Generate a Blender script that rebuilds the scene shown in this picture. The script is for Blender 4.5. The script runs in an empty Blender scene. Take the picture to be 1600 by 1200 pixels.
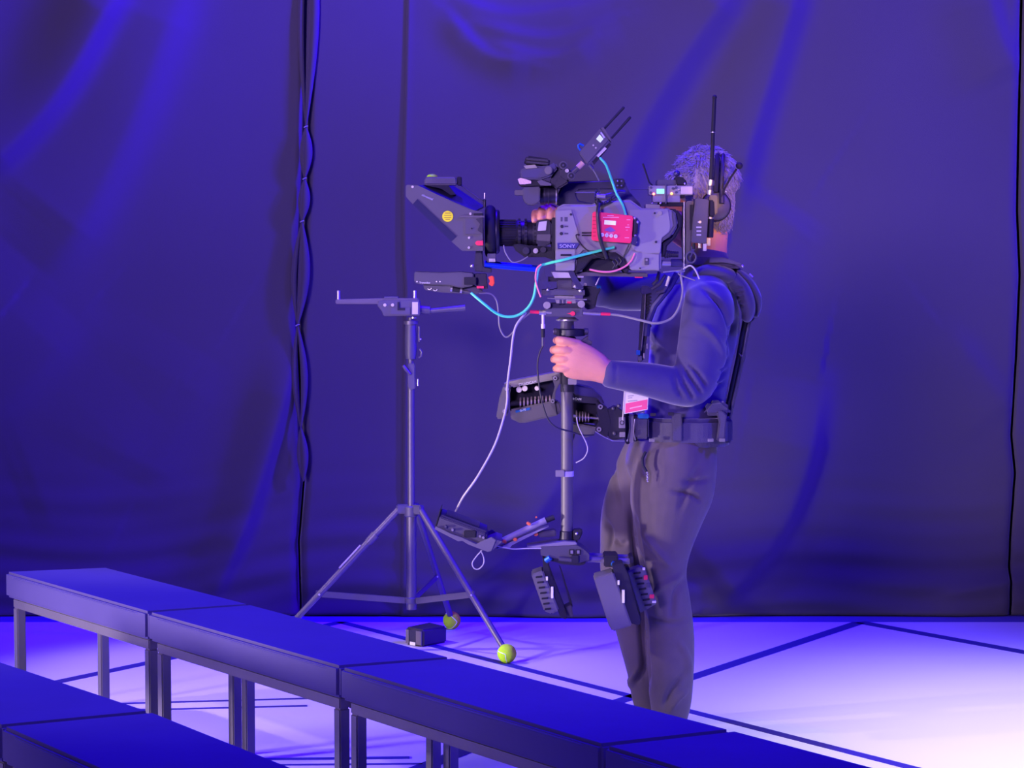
import bpy, bmesh, math, random
import numpy as np
from mathutils import Vector, Matrix, noise

random.seed(7)
np.random.seed(7)
SC = bpy.context.scene
COL = SC.collection
PI = math.pi

# ------------------------------------------------------------------ camera
F = 3559.0            # focal length in pixels of the 1600x1200 frame
CAM_H = 1.5
PITCH = math.atan2(220.0, F)
cam_d = bpy.data.cameras.new('camera')
cam_d.sensor_width = 36.0
cam_d.lens = F / 1600.0 * 36.0
cam_d.clip_end = 200
cam = bpy.data.objects.new('camera', cam_d)
COL.objects.link(cam)
cam.location = (0, 0, CAM_H)
cam.rotation_euler = (PI / 2 - PITCH, 0, 0)
SC.camera = cam

# ------------------------------------------------------------------ colour management, world
SC.view_settings.view_transform = 'Standard'
SC.view_settings.look = 'None'
SC.view_settings.gamma = 1.0
SC.view_settings.use_curve_mapping = False
SC.view_settings.exposure = 0.0
wd = bpy.data.worlds.new('hall_darkness')
SC.world = wd
wd.use_nodes = True
wd.node_tree.nodes['Background'].inputs[0].default_value = (0.22, 0.12, 1.0, 1)
wd.node_tree.nodes['Background'].inputs[1].default_value = 0.02

# ------------------------------------------------------------------ stage lights
def spot(name, loc, aim, col, power, ang, blend=0.6, size=0.15):
    l = bpy.data.lights.new(name, 'SPOT')
    l.color = col
    l.energy = power
    l.spot_size = math.radians(ang)
    l.spot_blend = blend
    l.shadow_soft_size = size
    o = bpy.data.objects.new(name, l)
    COL.objects.link(o)
    o.location = loc
    d = Vector(aim) - Vector(loc)
    o.rotation_euler = d.to_track_quat('-Z', 'Y').to_euler()
    return o

BLUE = (0.035, 0.0, 1.0)
LAV = (1.0, 0.74, 1.0)
# pale key from stage left (casts the shadows that run to the right)
spot('key_spot', (-7.5, 4.6, 4.0), (-0.8, 6.4, 0.0), LAV, 1050, 27, 0.55, 0.10)
spot('floor_fill_left', (-4.6, 8.3, 5.0), (-0.75, 7.75, 0.0), LAV, 900, 20, 0.7, 0.12)  # added fill, not a known fixture: lifts the floor behind the left benches
# low pale lamp on the floor at stage left, level with the bench tops
spot('low_side_lamp', (-3.2, 5.3, 0.54), (-0.9, 6.6, 0.48), (1.0, 0.80, 0.86), 600, 56, 0.8, 0.12)
# front-of-house wash from far behind the viewer, aimed at the upper half of the curtain
spot('front_wash', (-6.0, -7.0, 4.8), (0.45, 9.1, 3.2), (0.58, 0.37, 1.0), 22500, 22.5, 0.8, 2.4)
spot('front_warm', (3.4, -6.0, 3.6), (0.64, 6.95, 1.60), (1.0, 0.50, 0.2), 8000, 1.5, 0.9, 0.1)
# saturated blue wash from high on the right and overhead
spot('blue_wash_right', (5.5, 3.5, 6.5), (0.4, 6.8, 0.9), BLUE, 4200, 40, 0.8, 0.25)
spot('blue_wash_top', (-0.4, 7.6, 8.0), (-0.3, 6.3, 0.0), BLUE, 5200, 60, 0.9, 0.25)
spot('blue_curtain_wash_right', (9.6, 5.9, 6.0), (1.1, 9.1, 2.2), BLUE, 25000, 27, 1.0, 0.3)
spot('blue_curtain_wash_left', (7.4, 6.1, 7.0), (-1.9, 9.1, 3.6), BLUE, 52000, 28, 1.0, 0.3)
# white spot that pools on the floor at the right
spot('white_floor_spot', (3.2, 3.2, 5.5), (2.0, 6.35, 0.0), (1.0, 0.92, 1.0), 3700, 30, 1.0, 0.15)

# ------------------------------------------------------------------ pixel helpers (direction only, depth is given)
CP, SP = math.cos(PITCH), math.sin(PITCH)
def ray(u, v):
    a = (u - 800.0) / F
    b = (600.0 - v) / F
    return Vector((a, CP + b * SP, -SP + b * CP))
def P(u, v, Y):
    r = ray(u, v)
    t = Y / r.y
    return Vector((r.x * t, Y, CAM_H + r.z * t))
def G(u, v, z=0.0):
    r = ray(u, v)
    t = (z - CAM_H) / r.z
    return Vector((r.x * t, r.y * t, z))

# ------------------------------------------------------------------ materials
MATS = {}
def M(name, rgb, rough=0.5, metal=0.0, spec=0.5, bump=0.0, bscale=60.0, var=0.12, vscale=9.0,
      emit=None, estr=0.0, sheen=0.0, coat=0.0, stretch=(1, 1, 1)):
    if name in MATS:
        return MATS[name]
    m = bpy.data.materials.new(name)
    m.use_nodes = True
    nt = m.node_tree
    b = nt.nodes['Principled BSDF']
    b.inputs['Roughness'].default_value = rough
    b.inputs['Metallic'].default_value = metal
    b.inputs['Specular IOR Level'].default_value = spec
    if sheen:
        b.inputs['Sheen Weight'].default_value = sheen
        b.inputs['Sheen Roughness'].default_value = 0.4
    if coat:
        b.inputs['Coat Weight'].default_value = coat
    tc = nt.nodes.new('ShaderNodeTexCoord')
    mp = nt.nodes.new('ShaderNodeMapping')
    mp.inputs['Scale'].default_value = stretch
    nt.links.new(tc.outputs['Object'], mp.inputs['Vector'])
    n = nt.nodes.new('ShaderNodeTexNoise')
    n.inputs['Scale'].default_value = vscale
    n.inputs['Detail'].default_value = 5
    nt.links.new(mp.outputs[0], n.inputs['Vector'])
    mix = nt.nodes.new('ShaderNodeMix')
    mix.data_type = 'RGBA'
    mix.inputs['A'].default_value = tuple(c * (1 - var) for c in rgb) + (1,)
    mix.inputs['B'].default_value = tuple(min(1, c * (1 + var)) for c in rgb) + (1,)
    nt.links.new(n.outputs['Fac'], mix.inputs['Factor'])
    nt.links.new(mix.outputs['Result'], b.inputs['Base Color'])
    if bump:
        n2 = nt.nodes.new('ShaderNodeTexNoise')
        n2.inputs['Scale'].default_value = bscale
        n2.inputs['Detail'].default_value = 4
        nt.links.new(mp.outputs[0], n2.inputs['Vector'])
        bp = nt.nodes.new('ShaderNodeBump')
        bp.inputs['Strength'].default_value = bump
        bp.inputs['Distance'].default_value = 0.01
        nt.links.new(n2.outputs['Fac'], bp.inputs['Height'])
        nt.links.new(bp.outputs[0], b.inputs['Normal'])
    if emit:
        b.inputs['Emission Color'].default_value = tuple(emit) + (1,)
        b.inputs['Emission Strength'].default_value = estr
    MATS[name] = m
    return m

# ------------------------------------------------------------------ mesh builder
ORIG = {}
class MB:
    def __init__(s):
        s.v = []
        s.f = []
    def add(s, vs, fs):
        o = len(s.v)
        s.v += [Vector(x) for x in vs]
        s.f += [[i + o for i in f] for f in fs]
        return s
    def box(s, c, size, rot=None):
        c = Vector(c)
        h = Vector(size) / 2
        vs = []
        for x in (-1, 1):
            for y in (-1, 1):
                for z in (-1, 1):
                    p = Vector((x * h.x, y * h.y, z * h.z))
                    if rot is not None:
                        p = rot @ p
                    vs.append(c + p)
        return s.add(vs, [(0, 1, 3, 2), (4, 6, 7, 5), (0, 4, 5, 1), (2, 3, 7, 6), (0, 2, 6, 4), (1, 5, 7, 3)])
    def hexa(s, b, t):
        """b, t : four bottom and four top corners, same order"""
        return s.add(list(b) + list(t), [(3, 2, 1, 0), (4, 5, 6, 7)] + [(i, (i + 1) % 4, 4 + (i + 1) % 4, 4 + i) for i in range(4)])
    def prism(s, px, Ya, Yb, Yref=None):
        """outline in pixels at depth Yref, extruded along world Y"""
        Yr = Ya if Yref is None else Yref
        pts = [P(u, v, Yr) for u, v in px]
        n = len(pts)
        a = [Vector((p.x, Ya, p.z)) for p in pts]
        b = [Vector((p.x, Yb, p.z)) for p in pts]
        area = sum(a[i].x * a[(i + 1) % n].z - a[(i + 1) % n].x * a[i].z for i in range(n))
        fr = list(range(n)); bk = [n + i for i in range(n)]
        fs = [fr, bk[::-1]] + [(i, n + i, n + (i + 1) % n, (i + 1) % n) for i in range(n)]
        if area < 0:
            fs = [list(f)[::-1] for f in fs]
        return s.add(a + b, fs)
    def rect(s, u0, v0, u1, v1, Ya, Yb):
        return s.prism([(u0, v1), (u1, v1), (u1, v0), (u0, v0)], Ya, Yb)
    def cyl(s, p0, p1, r0, r1=None, n=16):
        return s.tube([p0, p1], [r0, r0 if r1 is None else r1], n)
    def tube(s, pts, r, n=8, closed=False):
        pts = [Vector(p) for p in pts]
        k = len(pts)
        if not isinstance(r, (list, tuple)):
            r = [r] * k
        vs, fs = [], []
        ref = None
        for i in range(k):
            t = (pts[min(i + 1, k - 1)] - pts[max(i - 1, 0)])
            if closed:
                t = pts[(i + 1) % k] - pts[i - 1]
            if t.length < 1e-9:
                t = Vector((0, 0, 1))
            t.normalize()
            if ref is None:
                ref = Vector((0, 1, 0)) if abs(t.y) < 0.9 else Vector((1, 0, 0))
            a = ref - t * ref.dot(t)
            a.normalize()
            ref = a
            b = t.cross(a)
            for j in range(n):
                an = 2 * PI * j / n
                vs.append(pts[i] + (a * math.cos(an) + b * math.sin(an)) * r[i])
        rng = k if closed else k - 1
        for i in range(rng):
            for j in range(n):
                i2 = (i + 1) % k
                fs.append((i * n + j, i * n + (j + 1) % n, i2 * n + (j + 1) % n, i2 * n + j))
        if not closed:
            fs.append(list(range(n))[::-1])
            fs.append([(k - 1) * n + j for j in range(n)])
        return s.add(vs, fs)
    def lathe(s, p0, axis, prof, n=24):
        """prof: (distance along axis, radius)"""
        p0 = Vector(p0); axis = Vector(axis).normalized()
        s.tube([p0 + axis * d for d, r in prof], [max(r, 1e-4) for d, r in prof], n)
        return s
    def ball(s, c, r, n=16, m=10, sc=(1, 1, 1)):
        c = Vector(c)
        vs, fs = [c + Vector((0, 0, r * sc[2]))], []
        for i in range(1, m):
            th = PI * i / m
            for j in range(n):
                ph = 2 * PI * j / n
                vs.append(c + Vector((r * sc[0] * math.sin(th) * math.cos(ph), r * sc[1] * math.sin(th) * math.sin(ph), r * sc[2] * math.cos(th))))
        vs.append(c - Vector((0, 0, r * sc[2])))
        for j in range(n):
            fs.append((0, 1 + j, 1 + (j + 1) % n))
            fs.append((len(vs) - 1, 1 + (m - 2) * n + (j + 1) % n, 1 + (m - 2) * n + j))
        for i in range(m - 2):
            for j in range(n):
                a = 1 + i * n + j; b = 1 + i * n + (j + 1) % n
                fs.append((a, a + n, b + n, b))
        return s.add(vs, fs)
    def build(s, name, mat, parent=None, bevel=0.0, seg=2, smooth=True, angle=38, kind=None, label=None):
        if parent is not None:
            org = ORIG[parent.name]
        else:
            mn = [min(p[i] for p in s.v) for i in range(3)]
            mx = [max(p[i] for p in s.v) for i in range(3)]
            org = Vector(((mn[0] + mx[0]) / 2, (mn[1] + mx[1]) / 2, mn[2]))
        me = bpy.data.meshes.new(name)
        bm = bmesh.new()
        vv = [bm.verts.new(p - org) for p in s.v]
        for f in s.f:
            try:
                bm.faces.new([vv[i] for i in f])
            except ValueError:
                pass
        bmesh.ops.recalc_face_normals(bm, faces=bm.faces)
        bm.normal_update()
        if bevel:
            es = [e for e in bm.edges if len(e.link_faces) == 2 and e.calc_face_angle(0) > math.radians(angle)]
            if es:
                bmesh.ops.bevel(bm, geom=es, offset=bevel, segments=seg, affect='EDGES', clamp_overlap=True)
                bm.normal_update()
        for f in bm.faces:
            f.smooth = smooth
        if smooth:
            for e in bm.edges:
                if len(e.link_faces) == 2 and e.calc_face_angle(0) > math.radians(angle):
                    e.smooth = False
        bm.to_mesh(me)
        bm.free()
        if mat:
            me.materials.append(mat)
        return link(name, me, org, parent, kind, label)

def link(name, me, org, parent=None, kind=None, label=None):
    o = bpy.data.objects.new(name, me)
    COL.objects.link(o)
    if parent is not None:
        o.parent = parent
    else:
        o.location = org
    ORIG[o.name] = Vector(org)
    if kind:
        o['kind'] = kind
    if label:
        o['label'] = label
    return o

def thing(name, loc, label, cat, group=None):
    o = bpy.data.objects.new(name, None)
    o.empty_display_size = 0.05
    COL.objects.link(o)
    o.location = loc
    ORIG[o.name] = Vector(loc)
    return tag(o, label, cat, group)
def tag(o, label, cat, group=None):
    o['label'] = label
    o['category'] = cat
    if group:
        o['group'] = group
    return o

def spline(pts, k=6):
    """Catmull-Rom through a list of tuples / vectors"""
    A = [np.array(p, float) for p in pts]
    A = [2 * A[0] - A[1]] + A + [2 * A[-1] - A[-2]]
    out = []
    for i in range(1, len(A) - 2):
        p0, p1, p2, p3 = A[i - 1:i + 3]
        for j in range(k):
            t = j / k
            out.append(0.5 * ((2 * p1) + (-p0 + p2) * t + (2 * p0 - 5 * p1 + 4 * p2 - p3) * t * t + (-p0 + 3 * p1 - 3 * p2 + p3) * t ** 3))
    out.append(A[-2])
    return out

def text(s, u, v, Y, hpx, mat, parent, rot=0.0, name='lettering', italic=0.0, wide=1.0, yaw=None):
    """flat lettering lying on a face that looks at -Y; (u, v) is its left end on the baseline"""
    c = bpy.data.curves.new(name, 'FONT')
    c.body = s
    c.size = hpx / F * Y * 1.38
    c.shear = italic
    c.extrude = 0.0004
    tmp = bpy.data.objects.new('tmp', c)
    COL.objects.link(tmp)
    dg = bpy.context.evaluated_depsgraph_get()
    me = bpy.data.meshes.new_from_object(tmp.evaluated_get(dg))
    bpy.data.objects.remove(tmp)
    base = P(u, v, Y)
    org = ORIG[parent.name]
    R = Matrix.Rotation(rot, 3, 'Y') @ Matrix.Rotation(PI / 2, 3, 'X')
    for q in me.vertices:
        w = R @ Vector((q.co.x * wide, q.co.y, q.co.z))
        q.co = base + w - org
    me.materials.clear()
    me.materials.append(mat)
    me.name = name
    return link(name, me, org, parent)

# shared materials
black = M('black_anodised_metal', (0.026, 0.024, 0.045), 0.42, 0.3, 0.5, 0.05, 200)
blackp = M('black_plastic', (0.024, 0.022, 0.04), 0.5, 0, 0.5, 0.08, 300)
rubber = M('black_rubber', (0.014, 0.013, 0.024), 0.7, 0, 0.35, 0.1, 250)
darkgrey = M('dark_grey_paint', (0.070, 0.064, 0.105), 0.48, 0, 0.5, 0.05, 300)
grey = M('grey_camera_paint', (0.20, 0.185, 0.25), 0.5, 0, 0.5, 0.05, 400)
silver = M('brushed_silver', (0.62, 0.6, 0.6), 0.32, 0.85, 0.5, 0.04, 200)
white = M('white_print', (0.85, 0.85, 0.85), 0.6, 0, 0.4)
redp = M('red_plastic', (0.85, 0.03, 0.10), 0.4, 0, 0.5)
orangep = M('orange_anodised', (0.95, 0.22, 0.08), 0.4, 0.2, 0.5)
bluep = M('blue_anodised', (0.02, 0.14, 0.45), 0.35, 0.3, 0.5)
tealc = M('teal_cable_jacket', (0.08, 0.80, 0.42), 0.45, 0, 0.5)
greyc = M('grey_cable_jacket', (0.22, 0.21, 0.24), 0.5, 0, 0.5)
blackc = M('black_cable_jacket', (0.03, 0.03, 0.035), 0.45, 0, 0.5)
pinkc = M('pink_cable_jacket', (0.95, 0.25, 0.35), 0.45, 0, 0.5)
# ================================================================== SETTING
YC = 9.15     # curtain
floor_m = M('white_vinyl_floor', (0.66, 0.65, 0.68), 0.45, 0, 0.4, 0.03, 40, 0.04, 3.0)
dark_floor = M('dark_blue_floor_edge', (0.10, 0.08, 0.30), 0.6, 0, 0.3, 0.1, 60)
tape_m = M('dark_blue_floor_tape', (0.03, 0.02, 0.16), 0.6, 0, 0.35, 0.05, 90)
wall_m = M('dark_hall_wall', (0.03, 0.03, 0.035), 0.9, 0, 0.2, 0.1, 20)

Yv = G(800, 972).y      # far edge of the white vinyl
mb = MB().box((0, Yv / 2 - 1.5, -0.02), (13, Yv + 3, 0.04))
floor = mb.build('floor', floor_m, smooth=False, kind='structure')
mb = MB().box((0, (Yv + 11) / 2, -0.022), (13, 11 - Yv, 0.04))
o = mb.build('trim_1', dark_floor, smooth=False, kind='structure')
o['label'] = 'dark blue floor strip along the foot of the curtain'
mb = MB().box((0, 10.2, 2.5), (13, 0.2, 5.0))
o = mb.build('wall_back', wall_m, smooth=False, kind='structure')

def tape(pts, w):
    """flat tape strip along floor points given in pixels"""
    q = [G(u, v) for u, v in pts]
    mb = MB()
    d = (q[-1] - q[0]).normalized()
    nrm = Vector((-d.y, d.x, 0)) * w / 2
    a, b = q[0], q[-1]
    z0, z1 = Vector((0, 0, 0.0)), Vector((0, 0, 0.0012))
    mb.hexa([a - nrm + z0, b - nrm + z0, b + nrm + z0, a + nrm + z0], [a - nrm + z1, b - nrm + z1, b + nrm + z1, a + nrm + z1])
    return mb.build('tape_strip', tape_m, floor, smooth=False)
tape([(532, 972), (677, 1009.5), (984, 1089), (1080, 1112.5), (1440, 1204)], 0.042)
tape([(1342, 973), (1080, 1059), (900, 1118)], 0.055)
tape([(1342, 972), (1610, 1021)], 0.06)
tape([(534, 972), (240, 1031.5), (60, 1072)], 0.05)
tape([(120, 1101.5), (480, 1091.5)], 0.022)
tape([(120, 1112), (480, 1103)], 0.022)
tape([(380, 1187), (640, 1184)], 0.03)
tape([(380, 1196), (660, 1193.5)], 0.02)
tape([(650, 1203), (760, 1160)], 0.06)

# ------------------------------------------------------------------ curtain panels
cur_m = M('black_stage_fabric', (0.052, 0.046, 0.062), 0.85, 0, 0.2, 0.10, 500, 0.10, 1.6, sheen=0.25)

def cx(u, v):
    p = P(u, v, YC)
    return p.x, p.z
# fold ridges: pixel polyline, half width (m), height (m), lateral asymmetry
FOLDS = [
    ([(215, -60), (165, 20), (120, 100), (70, 170), (0, 240), (-60, 280)], 0.058, 0.052),
    ([(290, -60), (250, 60), (200, 190), (130, 330), (60, 420)], 0.10, 0.035),
    ([(1160, -60), (1115, 10), (1060, 90), (1000, 190), (960, 280), (940, 340)], 0.080, 0.080),
    ([(1250, -60), (1225, 30), (1195, 130), (1165, 230), (1145, 330)], 0.062, 0.055),
    ([(1255, 330), (1215, 400), (1180, 560)], 0.10, 0.018),
    ([(1280, 600), (1255, 720), (1215, 820), (1150, 900), (1110, 935)], 0.060, 0.055),
    ([(462, 540), (440, 640), (410, 740), (380, 830), (335, 925)], 0.032, 0.042),
    ([(900, 700), (800, 850), (700, 920), (620, 950)], 0.045, 0.042),
    ([(1530, -40), (1560, 60), (1590, 120)], 0.05, 0.02),
    ([(1480, 520), (1540, 600), (1580, 650)], 0.06, 0.012),
    ([(1450, 940), (1540, 915), (1610, 905)], 0.03, 0.016),
    ([(330, 560), (260, 680), (220, 760)], 0.10, 0.012),
    ([(120, 500), (30, 600), (-40, 660)], 0.08, 0.014),
    ([(240, 640), (120, 760), (40, 800)], 0.09, 0.012),
]
for k, (a, b, c, w) in enumerate([((700, -5), (800, 25), (955, 2), 0.026), ((740, 40), (860, 62), (965, 28), 0.026), ((760, 70), (860, 92), (930, 62), 0.022),
                                  ((690, 15), (760, 85), (830, 100), 0.022)]):
    FOLDS.append(([a, b, c], w, 0.016))

def curtain_depth(X, Z, edges):
    D = np.zeros_like(X)
    for px, w, h in FOLDS:
        pl = spline([cx(u, v) for u, v in px], 5)
        best = np.full(X.shape, 1e9); side = np.zeros_like(X); along = np.zeros_like(X)
        n = len(pl) - 1
        for i in range(n):
            ax, az = pl[i]; bx, bz = pl[i + 1]
            dx, dz = bx - ax, bz - az
            L2 = dx * dx + dz * dz + 1e-12
            t = np.clip(((X - ax) * dx + (Z - az) * dz) / L2, 0, 1)
            qx, qz = X - (ax + t * dx), Z - (az + t * dz)
            d2 = qx * qx + qz * qz
            m = d2 < best
            best = np.where(m, d2, best)
            side = np.where(m, np.sign(qx * dz - qz * dx), side)
            along = np.where(m, (i + t) / n, along)
        d = np.sqrt(best)
        # broad back, steeper lit flank
        s = side * d / w
        prof = np.where(s < 0, np.exp(-(s / 1.0) ** 2), np.exp(-(s / 3.6) ** 2))
        fade = np.clip(np.minimum(along, 1 - along) * 5, 0, 1)
        D += 1.35 * h * prof * (0.25 + 0.75 * fade)
    # broad billow and slack
    D += 0.018 * np.sin(X * 1.7 + Z * 0.9 + 0.4) + 0.007 * np.sin(X * 3.1 - Z * 1.6 + 1.0) + 0.003 * np.sin(X * 6.5 + Z * 2.3)
    # creases low down, where the cloth touches the floor
    low = np.clip((0.75 - Z) / 0.75, 0, 1) ** 1.6
    D += low * (0.007 * np.sin(Z * 38 + 2.5 * np.sin(X * 2.3) + X * 3) + 0.006 * np.sin(Z * 61 + 3.1 * np.sin(X * 3.7 + 1) - X * 5))
    D += low ** 2 * 0.05
    # pulled diagonal slack lines from the pinned seam
    return D

def curtain(name, x_left, x_right, off, label, step=0.0125, edge_l=0.0, edge_r=0.0):
    """x_left, x_right: functions of z giving the panel's edges"""
    zs = np.arange(0.004, 4.05, step)
    n = int((x_right(1.2) - x_left(1.2)) / step) + 2
    tt = np.linspace(0, 1, n)
    Zg, T = np.meshgrid(zs, tt, indexing='ij')
    XL = np.array([x_left(z) for z in zs])[:, None]
    XR = np.array([x_right(z) for z in zs])[:, None]
    X = XL + (XR - XL) * T
    D = curtain_depth(X, Zg, None) + off
    fl = np.exp(-((X - XL) / 0.014) ** 2); fr = np.exp(-((X - XR) / 0.014) ** 2)
    D += edge_l * fl + edge_r * fr
    gn = np.array([[noise.noise(Vector((x * 1.3, z * 0.8, off * 40))) for x in np.linspace(-5, 5, 90)] for z in np.linspace(0, 4.1, 45)])
    xi = np.clip((X + 5) / 10 * 89, 0, 88.99); zi = np.clip(Zg / 4.1 * 44, 0, 43.99)
    x0 = xi.astype(int); z0 = zi.astype(int); fx = xi - x0; fz = zi - z0
    g = gn[z0, x0] * (1 - fx) * (1 - fz) + gn[z0, x0 + 1] * fx * (1 - fz) + gn[z0 + 1, x0] * (1 - fx) * fz + gn[z0 + 1, x0 + 1] * fx * fz
    D += 0.016 * g
    R, C = X.shape
    co = np.stack([X, YC - D, Zg], -1).reshape(-1, 3)
    idx = np.arange(R * C).reshape(R, C)
    fs = np.stack([idx[:-1, :-1], idx[:-1, 1:], idx[1:, 1:], idx[1:, :-1]], -1).reshape(-1, 4)
    org = Vector((float(X.mean()), YC, 0.0))
    me = bpy.data.meshes.new(name)
    me.from_pydata((co - np.array(org)).tolist(), [], fs.tolist())
    me.polygons.foreach_set('use_smooth', [True] * len(fs))
    me.materials.append(cur_m)
    o = link(name, me, org)
    md = o.modifiers.new('thickness', 'SOLIDIFY')
    md.thickness = 0.003
    md.offset = -1
    return tag(o, label, 'curtain', 'black stage curtain panels')

def ipx(pts):
    """edge of a panel: pixel polyline to x(z)"""
    q = [cx(u, v) for u, v in pts]
    q.sort(key=lambda a: a[1])
    zz = [a[1] for a in q]; xx = [a[0] for a in q]
    return lambda z: float(np.interp(z, zz, xx))
seam1 = ipx([(484, -200), (482, 0), (478, 198), (476, 279), (472, 346), (465, 508), (470, 670), (474, 750), (466, 850), (470, 958)])
seam2 = ipx([(638, -200), (637, 0), (634, 150), (630, 300), (631, 400), (634, 450), (632, 560), (630, 760), (628, 958)])
seam3 = ipx([(1598, -200), (1596, 0), (1590, 330), (1594, 430), (1588, 560), (1580, 680), (1586, 740), (1576, 860), (1574, 958)])
c_left = curtain('stage_curtain', lambda z: -5.2, lambda z: seam1(z) - 0.004, 0.0, 'wide black curtain panel at far left, pinned along its right edge', edge_r=-0.03)
curtain('stage_curtain', lambda z: seam1(z) + 0.004, lambda z: seam2(z) + 0.03, 0.0, 'narrow black curtain panel between the pinned seam and the straight seam', edge_l=-0.025, edge_r=-0.006)
curtain('stage_curtain', lambda z: seam2(z), lambda z: seam3(z), 0.004, 'widest black curtain panel behind the camera operator', edge_l=0.004, edge_r=-0.012)
curtain('stage_curtain', lambda z: seam3(z) + 0.008, lambda z: 5.2, 0.0, 'black curtain panel at the right edge of the picture', edge_l=-0.004)

# gathered cloth between the pins of the left seam
pins = [(485, -160), (478, 198), (476, 279), (472, 346), (465, 508), (470, 668), (474, 752)]
Yf = YC - 0.022
for i in range(len(pins) - 1):
    (u0, v0), (u1, v1) = pins[i], pins[i + 1]
    L = v1 - v0
    bow = min(9, L * 0.055) if i else 11
    for k, b in enumerate((-1.0, 0.35, 1.0) if i < 4 else (-0.8, 0.9)):
        pts, rr = [], []
        for j in range(13):
            t = j / 12
            w = math.sin(PI * t)
            p = P(u0 + (u1 - u0) * t + b * bow * w, v0 + L * t, Yf - 0.006 * k)
            pts.append(p)
            rr.append(0.003 + (0.009 + 0.003 * k) * w)
        mb = MB().tube(pts, rr, 10)
        mb.build('gathered_fold', cur_m, c_left)
for (u, v) in pins[1:5]:
    p = P(u, v, YC - 0.046)
    mb = MB().tube([p + Vector((-0.008, 0, -0.003)), p + Vector((-0.002, -0.003, 0.001)), p + Vector((0.008, 0, 0.003))], 0.0022, 8)
    mb.build('safety_pin', silver, c_left, label='small silver safety pin')

# ================================================================== BENCHES
vinyl = M('dark_vinyl', (0.052, 0.042, 0.17), 0.68, 0, 0.22, 0.06, 18, 0.15, 4.0)
tube_m = M('grey_steel_tube', (0.11, 0.10, 0.14), 0.45, 0.25, 0.5, 0.05, 120)
HB = 0.45
def bench(name, fl, fr, br, bl, label, group):
    """four top corners (pixels): front left, front right, back right, back left"""
    q = [G(u, v, HB) for u, v in (fl, fr, br, bl)]
    ctr = sum(q, Vector()) / 4
    root = thing(name, (ctr.x, ctr.y, 0), label, 'bench', group)
    # cushion with soft edges
    TH = 0.082
    lo = [Vector((p.x, p.y, HB - TH)) for p in q]
    mb = MB().hexa(lo, q)
    cu = mb.build('cushion', vinyl, root, bevel=0.008, seg=4, angle=30)
    # welt seam round the top edge
    inset = [p + (ctr - p).normalized() * 0.012 for p in q]
    pts = []
    for i in range(4):
        a, b = inset[i], inset[(i + 1) % 4]
        for j in range(8):
            t = (j + 0.5) / 8
            w = a.lerp(b, t)
            e = q[i].lerp(q[(i + 1) % 4], t)
            pts.append(Vector((e.x, e.y, HB - 0.013)) + (e - ctr).normalized() * 0.0006)
    MB().tube(pts, 0.0028, 8, closed=True).build('welt', vinyl, cu)
    # steel frame
    ax = ((q[1] - q[0]) + (q[2] - q[3])).normalized()
    ay = ((q[3] - q[0]) + (q[2] - q[1])).normalized()
    s = 0.03
    zt = HB - TH - 0.002
    c = []
    for i, (sx, sy) in enumerate(((1, 1), (-1, 1), (-1, -1), (1, -1))):
        p = q[i] + ax * sx * 0.035 + ay * sy * 0.03
        c.append(Vector((p.x, p.y, 0)))
    yaw = math.atan2(ax.y, ax.x)
    R = Matrix.Rotation(yaw, 3, 'Z')
    for i in range(4):
        MB().box((c[i].x, c[i].y, (zt - s) / 2), (s, s, zt - s), R).build('leg', tube_m, root, bevel=0.003)
    for a, b, nm in ((0, 1, 'front_rail'), (3, 2, 'back_rail'), (0, 3, 'end_rail'), (1, 2, 'end_rail')):
        d = c[b] - c[a]
        yw = math.atan2(d.y, d.x)
        m = (c[a] + c[b]) / 2
        L = d.length + (s if nm != 'end_rail' else -s)
        MB().box((m.x, m.y, zt - s / 2), (L, s, s), Matrix.Rotation(yw, 3, 'Z')).build(nm, tube_m, root, bevel=0.003)
    return root
gB = 'padded benches in two rows'
def ext(a, b, k):
    return (a[0] + (b[0] - a[0]) * k, a[1] + (b[1] - a[1]) * k)
bench('padded_bench', (8, 893), (228.5, 955.5), (391, 944), (167, 886.5), 'padded bench furthest left in the back row, nearest the curtain', gB)
bench('padded_bench', (231, 956.5), (527.5, 1040.5), (706, 1027), (393, 944.7), 'second bench of the back row, in front of the tripod stand', gB)
bench('padded_bench', (531, 1042.5), (938, 1163), (1144, 1140), (709, 1028), 'third bench of the back row, hiding the feet of the operator', gB)
bench('padded_bench', (943, 1165), (1530, 1341), (1724, 1293), (1149, 1141.5), 'fourth bench of the back row, cut off at lower right', gB)
bench('padded_bench', (2, 1135), (480, 1345), (700, 1295), (241, 1112.5), 'nearest bench of the front row at bottom left, showing its front side', gB)
bench('padded_bench', (-365, 990), (-1, 1133.5), (236, 1111), (-90, 1003), 'front row bench cut off by the left edge of the picture', gB)
# ================================================================== DOCKING STAND
alu = M('black_stand_tube', (0.11, 0.10, 0.13), 0.4, 0.4, 0.5, 0.03, 150)
YD = 8.36
pc = P(643, 940, YD)
PX = pc.x
root = thing('docking_stand', (PX, YD, 0), 'tall tripod docking stand with tennis balls on its feet', 'stand')
zt = lambda v: P(643, v, YD).z
def ax(z):
    return Vector((PX, YD, z))
px = YD / F
MB().cyl(ax(zt(952)), ax(zt(790)), 8.0 * px, n=20).build('lower_tube', alu, root)
MB().cyl(ax(zt(800)), ax(zt(600)), 5.6 * px, n=20).build('upper_tube', alu, root)
MB().cyl(ax(zt(612)), ax(zt(496)), 4.6 * px, n=20).build('inner_tube', alu, root)
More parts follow.
